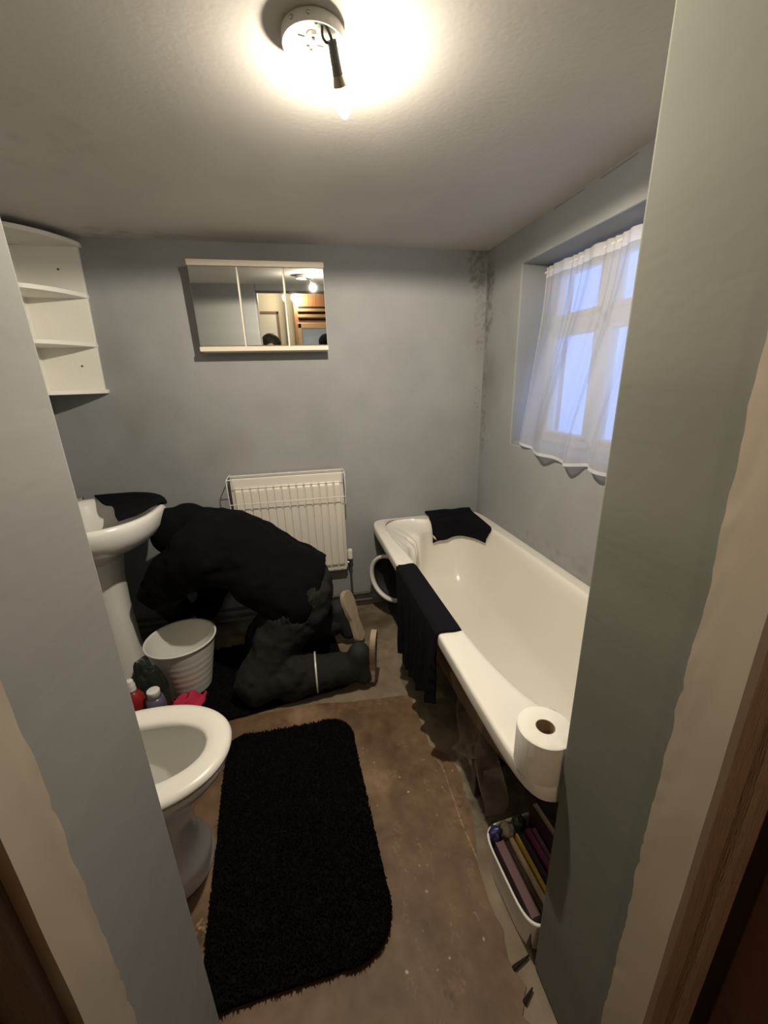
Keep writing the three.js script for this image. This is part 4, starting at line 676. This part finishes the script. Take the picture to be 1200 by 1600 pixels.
{
  // kneeling on all fours facing the left wall, head down under the basin
  const t = thing('person', 'person in a black hooded top and dark trousers kneeling with head down under the basin', 'person');
  const j = {
    pelvis: [-0.075, 0.42, -1.74], chest: [-0.34, 0.60, -1.80], shL: [-0.465, 0.645, -1.68], shR: [-0.475, 0.65, -1.945], head: [-0.56, 0.685, -1.86], up: [-0.8, -0.1, -0.1], face: [-0.2, -1, 0],
    elL: [-0.68, 0.46, -1.79], wrL: [-0.695, 0.25, -1.95], elR: [-0.5, 0.39, -1.99], wrR: [-0.58, 0.19, -2.04], hdL: [0, -0.8, -0.5], hnL: [0.3, 0.5, 1], hdR: [-0.7, -0.6, -0.3], hnR: [0.2, 0.7, 0.5],
    hipL: [-0.075, 0.405, -1.635], hipR: [-0.075, 0.405, -1.81], knL: [-0.285, 0.092, -1.53], knR: [-0.28, 0.092, -1.86], anL: [0.125, 0.1, -1.525], anR: [0.09, 0.13, -1.86], heL: [0.165, 0.17, -1.515], heR: [0.1, 0.205, -1.845], toL: [0.178, 0.058, -1.505], toR: [0.15, 0.072, -1.84],
  };
  const { hp, head } = figure(t, j, { skin: M.skin, top: M.hoodie, low: M.trousers, boot: M.boot }, { thumb: 1, curl: 0.35, top: 'hooded_top', loose: 0.03, hem: [[-0.03, 0.41, -1.72], [0.86, -0.51, 0]], extraTop: [[[-0.09, 0.42, -1.645], 0.128, [-0.22, 0.5, -1.68], 0.13], [[-0.02, 0.445, -1.74], 0.125, [-0.3, 0.6, -1.8], 0.15], [[-0.4, 0.675, -1.75], 0.1, [-0.43, 0.68, -1.86], 0.1], [[-0.5, 0.6, -1.71], 0.09, [-0.62, 0.54, -1.74], 0.085]] });
  mesh('hood', skinOf([[hp(-0.02, 0.035, 0), 0.108, hp(0.0, 0.02, 0), 0.106], [hp(-0.06, -0.03, 0), 0.085, [-0.46, 0.71, -1.8], 0.085]], 0.05, 0.008, (x, y, z) => 0.008 * noise3(x * 22, y * 22, z * 22)), M.hoodie, t);
  for (const s of ['L', 'R']) { // pale worn soles, standing on the toes
    const z = s === 'L' ? -1.505 : -1.83, k = s === 'L' ? 0.12 : -0.06, sh = new THREE.Shape(); const P = [[-0.1, 0.033], [-0.06, 0.034], [0, 0.03], [0.05, 0.042], [0.11, 0.044], [0.145, 0.03]], up = P.map((p) => new THREE.Vector2(...p)); sh.moveTo(-0.118, 0); sh.splineThru([...up, new THREE.Vector2(0.156, 0), ...up.slice().reverse().map((p) => new THREE.Vector2(p.x, -p.y)), new THREE.Vector2(-0.118, 0)]);
    const g = new THREE.ExtrudeGeometry(sh, { depth: 0.02, bevelEnabled: true, bevelSize: 0.003, bevelThickness: 0.003, bevelSegments: 2, curveSegments: 16 });
    g.rotateY(-Math.PI / 2).rotateX(-Math.PI / 2).rotateX(0);   // lies with its long axis along -x .. set upright below
    const m = mesh('boot_sole', g, M.sole, t, 'pale worn sole'); g.computeBoundingBox();
    const c = g.boundingBox.getCenter(V(0, 0, 0)); g.translate(-c.x, -c.y, -c.z);
    const e = g.boundingBox.getSize(V(0, 0, 0)); // long axis to vertical
    if (e.x > e.y && e.x > e.z) g.rotateZ(Math.PI / 2); else if (e.z > e.y) g.rotateX(Math.PI / 2);
    g.computeBoundingBox(); const e2 = g.boundingBox.getSize(V(0, 0, 0)); if (e2.z < e2.x) g.rotateY(Math.PI / 2);
    m.position.set(s === 'L' ? 0.226 : 0.176, s === 'L' ? 0.148 : 0.165, z); m.rotation.order = 'YXZ'; m.rotation.set(k, s === 'L' ? -0.3 : -0.62, s === 'L' ? -0.06 : 0.34);
  }
  const shin = ofs(j.knL, j.anL, 0.62), r = 0.088;   // thin reflective strip round the near shin
  mesh('reflective_strip', new THREE.CylinderGeometry(r, r, 0.007, 40, 1, true).rotateZ(Math.PI / 2).translate(shin[0], shin[1] + 0.0, shin[2]), std(0xc8c8c0, 0.35, { side: THREE.DoubleSide }), t, 'thin pale reflective strip');
}
{
  // the one who takes the picture, standing on the landing behind the camera
  const t = thing('person', 'person with short dark hair whose head alone shows reflected in the cabinet mirror', 'person');
  const x = -0.21, z = 0.42;
  const j = { pelvis: [x, 0.93, z], chest: [x, 1.13, z], shL: [x - 0.17, 1.29, z], shR: [x + 0.17, 1.29, z], head: [x, 1.49, z - 0.01], up: [0, 1, 0.0], face: [0, -0.1, -1], elL: [x - 0.23, 1.07, z + 0.02], elR: [x + 0.23, 1.07, z + 0.02], wrL: [x - 0.235, 0.83, z - 0.06], wrR: [x + 0.235, 0.83, z - 0.06], hdL: [0, -1, -0.15], hnL: [-1, 0, 0], hdR: [0, -1, -0.15], hnR: [1, 0, 0], hipL: [x - 0.09, 0.88, z], hipR: [x + 0.09, 0.88, z], knL: [x - 0.1, 0.47, z - 0.01], knR: [x + 0.1, 0.47, z - 0.01], anL: [x - 0.1, 0.09, z + 0.02], anR: [x + 0.1, 0.09, z + 0.02], heL: [x - 0.1, 0.044, z + 0.04], heR: [x + 0.1, 0.044, z + 0.04], toL: [x - 0.11, 0.044, z - 0.15], toR: [x + 0.11, 0.044, z - 0.15] };
  const { hp } = figure(t, j, { skin: M.skin, top: M.hoodie, low: M.trousers, boot: M.boot }, { thumb: 1, curl: 0.3, top: 'jumper', hem: [[x, 0.86, z], [0, -1, 0]] });
  const cut = V(...hp(0.115, 0.0, 0)), f = caps([[hp(-0.02, 0.035, 0), 0.096, hp(0.004, 0.035, 0), 0.094], [hp(-0.035, -0.02, 0), 0.08, hp(-0.03, -0.05, 0), 0.07]], 0.03);
  mesh('hair', field((a, b, c) => Math.max(f(a, b, c) + 0.006 * noise3(a * 45, b * 45, c * 45), 0.06 - Math.hypot(a - cut.x, (b - cut.y + 0.035) * 0.8, c - cut.z)), [x - 0.14, 1.34, z - 0.16], [x + 0.14, 1.68, z + 0.16], 0.006), M.hair, t);
}

// ---------- things on the landing seen in the mirrors
{
  const z = 1.35;
  const pine = std(new THREE.Color().setRGB(0.42, 0.2, 0.09), 0.5, { bumpMap: rep(roughRelief, 8, 2), bumpScale: 0.002 }), pale = std(new THREE.Color().setRGB(0.55, 0.36, 0.18), 0.5);
  const w = thing('pine_wardrobe', 'reddish pine unit with slats and a pale blue panel, seen in the right mirror door', 'wardrobe', [0.315, 0, z - 0.17]);
  mesh('wardrobe_body', rbox(0.7, 2.22, 0.3, 0.006, 0, 1.11, 0), pine, w);
  for (const y of [1.905, 1.85, 1.78]) mesh('slat_gap', rbox(0.6, 0.022, 0.012, 0.003, 0, y, -0.152), std(0x1c0d06, 0.8), w);
  for (const y of [1.877, 1.815]) mesh('slat', rbox(0.62, 0.03, 0.022, 0.004, 0, y, -0.16), pale, w);
  mesh('panel_frame', merge([rbox(0.64, 0.06, 0.03, 0.006, 0, 1.715, -0.163), rbox(0.05, 0.68, 0.03, 0.006, -0.3, 1.4, -0.163), rbox(0.05, 0.68, 0.03, 0.006, 0.3, 1.4, -0.163), rbox(0.64, 0.06, 0.03, 0.006, 0, 1.08, -0.163)]), pale, w, 'pale wooden frame');
  mesh('blue_panel', box(0.56, 0.62, 0.008, 0, 1.4, -0.156), std(new THREE.Color().setRGB(0.3, 0.36, 0.45), 0.4), w, 'pale blue panel');
  const hat = thing('hat', 'dark rounded hat shape before the pale blue panel, seen in the right mirror door', 'hat', [0.325, 1.54, z - 0.395]);
  mesh('crown', new THREE.SphereGeometry(0.09, 28, 18, 0, 7, 0, 1.9).scale(1.15, 1, 1), M.navyCloth, hat); mesh('peg', cyl(0.01, 0.01, 0.06, 0, 0, 0, 12).rotateX(Math.PI / 2).translate(0, 0.06, 0.045), pale, hat);
  const fr = thing('picture_frame', 'dark framed pale picture on the landing wall, seen in the middle mirror door', 'picture', [-0.25, 1.6, z - 0.012]);
  mesh('frame', merge([rbox(0.26, 0.03, 0.02, 0.004, 0, 0.27, 0), rbox(0.26, 0.03, 0.02, 0.004, 0, -0.27, 0), rbox(0.03, 0.57, 0.02, 0.004, -0.115, 0, 0), rbox(0.03, 0.57, 0.02, 0.004, 0.115, 0, 0)]), M.brownWood, fr);
  mesh('picture', box(0.22, 0.53, 0.006, 0, 0, 0.004), std(new THREE.Color().setRGB(0.6, 0.58, 0.5), 0.4), fr);
  const b = thing('pendant_bulb', 'second lit bulb hanging on the landing, seen in the mirror beside the pine unit', 'light', LANDING.at);
  mesh('flex', cyl(0.003, 0.003, 0.2, 0, 0.16, 0, 8), M.white, b); mesh('bulb_holder', cyl(0.014, 0.018, 0.04, 0, 0.05, 0), M.white, b);
  mesh('bulb', new THREE.LatheGeometry([[0, -0.045], [0.018, -0.04], [0.028, -0.022], [0.03, -0.008], [0.024, 0.012], [0.014, 0.032], [0, 0.034]].map((p) => new THREE.Vector2(...p)), 28), new THREE.MeshStandardMaterial({ color: 0xffffff, emissive: new THREE.Color().setRGB(1, 0.9, 0.7), emissiveIntensity: 8 }), b);
  const pl = new THREE.PointLight(new THREE.Color().setRGB(...LANDING.color), LANDING.power, 0, 2); pl.position.set(...LANDING.at); pl.castShadow = true; pl.shadow.radius = 1.2; pl.name = 'landing_lamp'; scene.add(pl);
}

renderer.render(scene, camera);
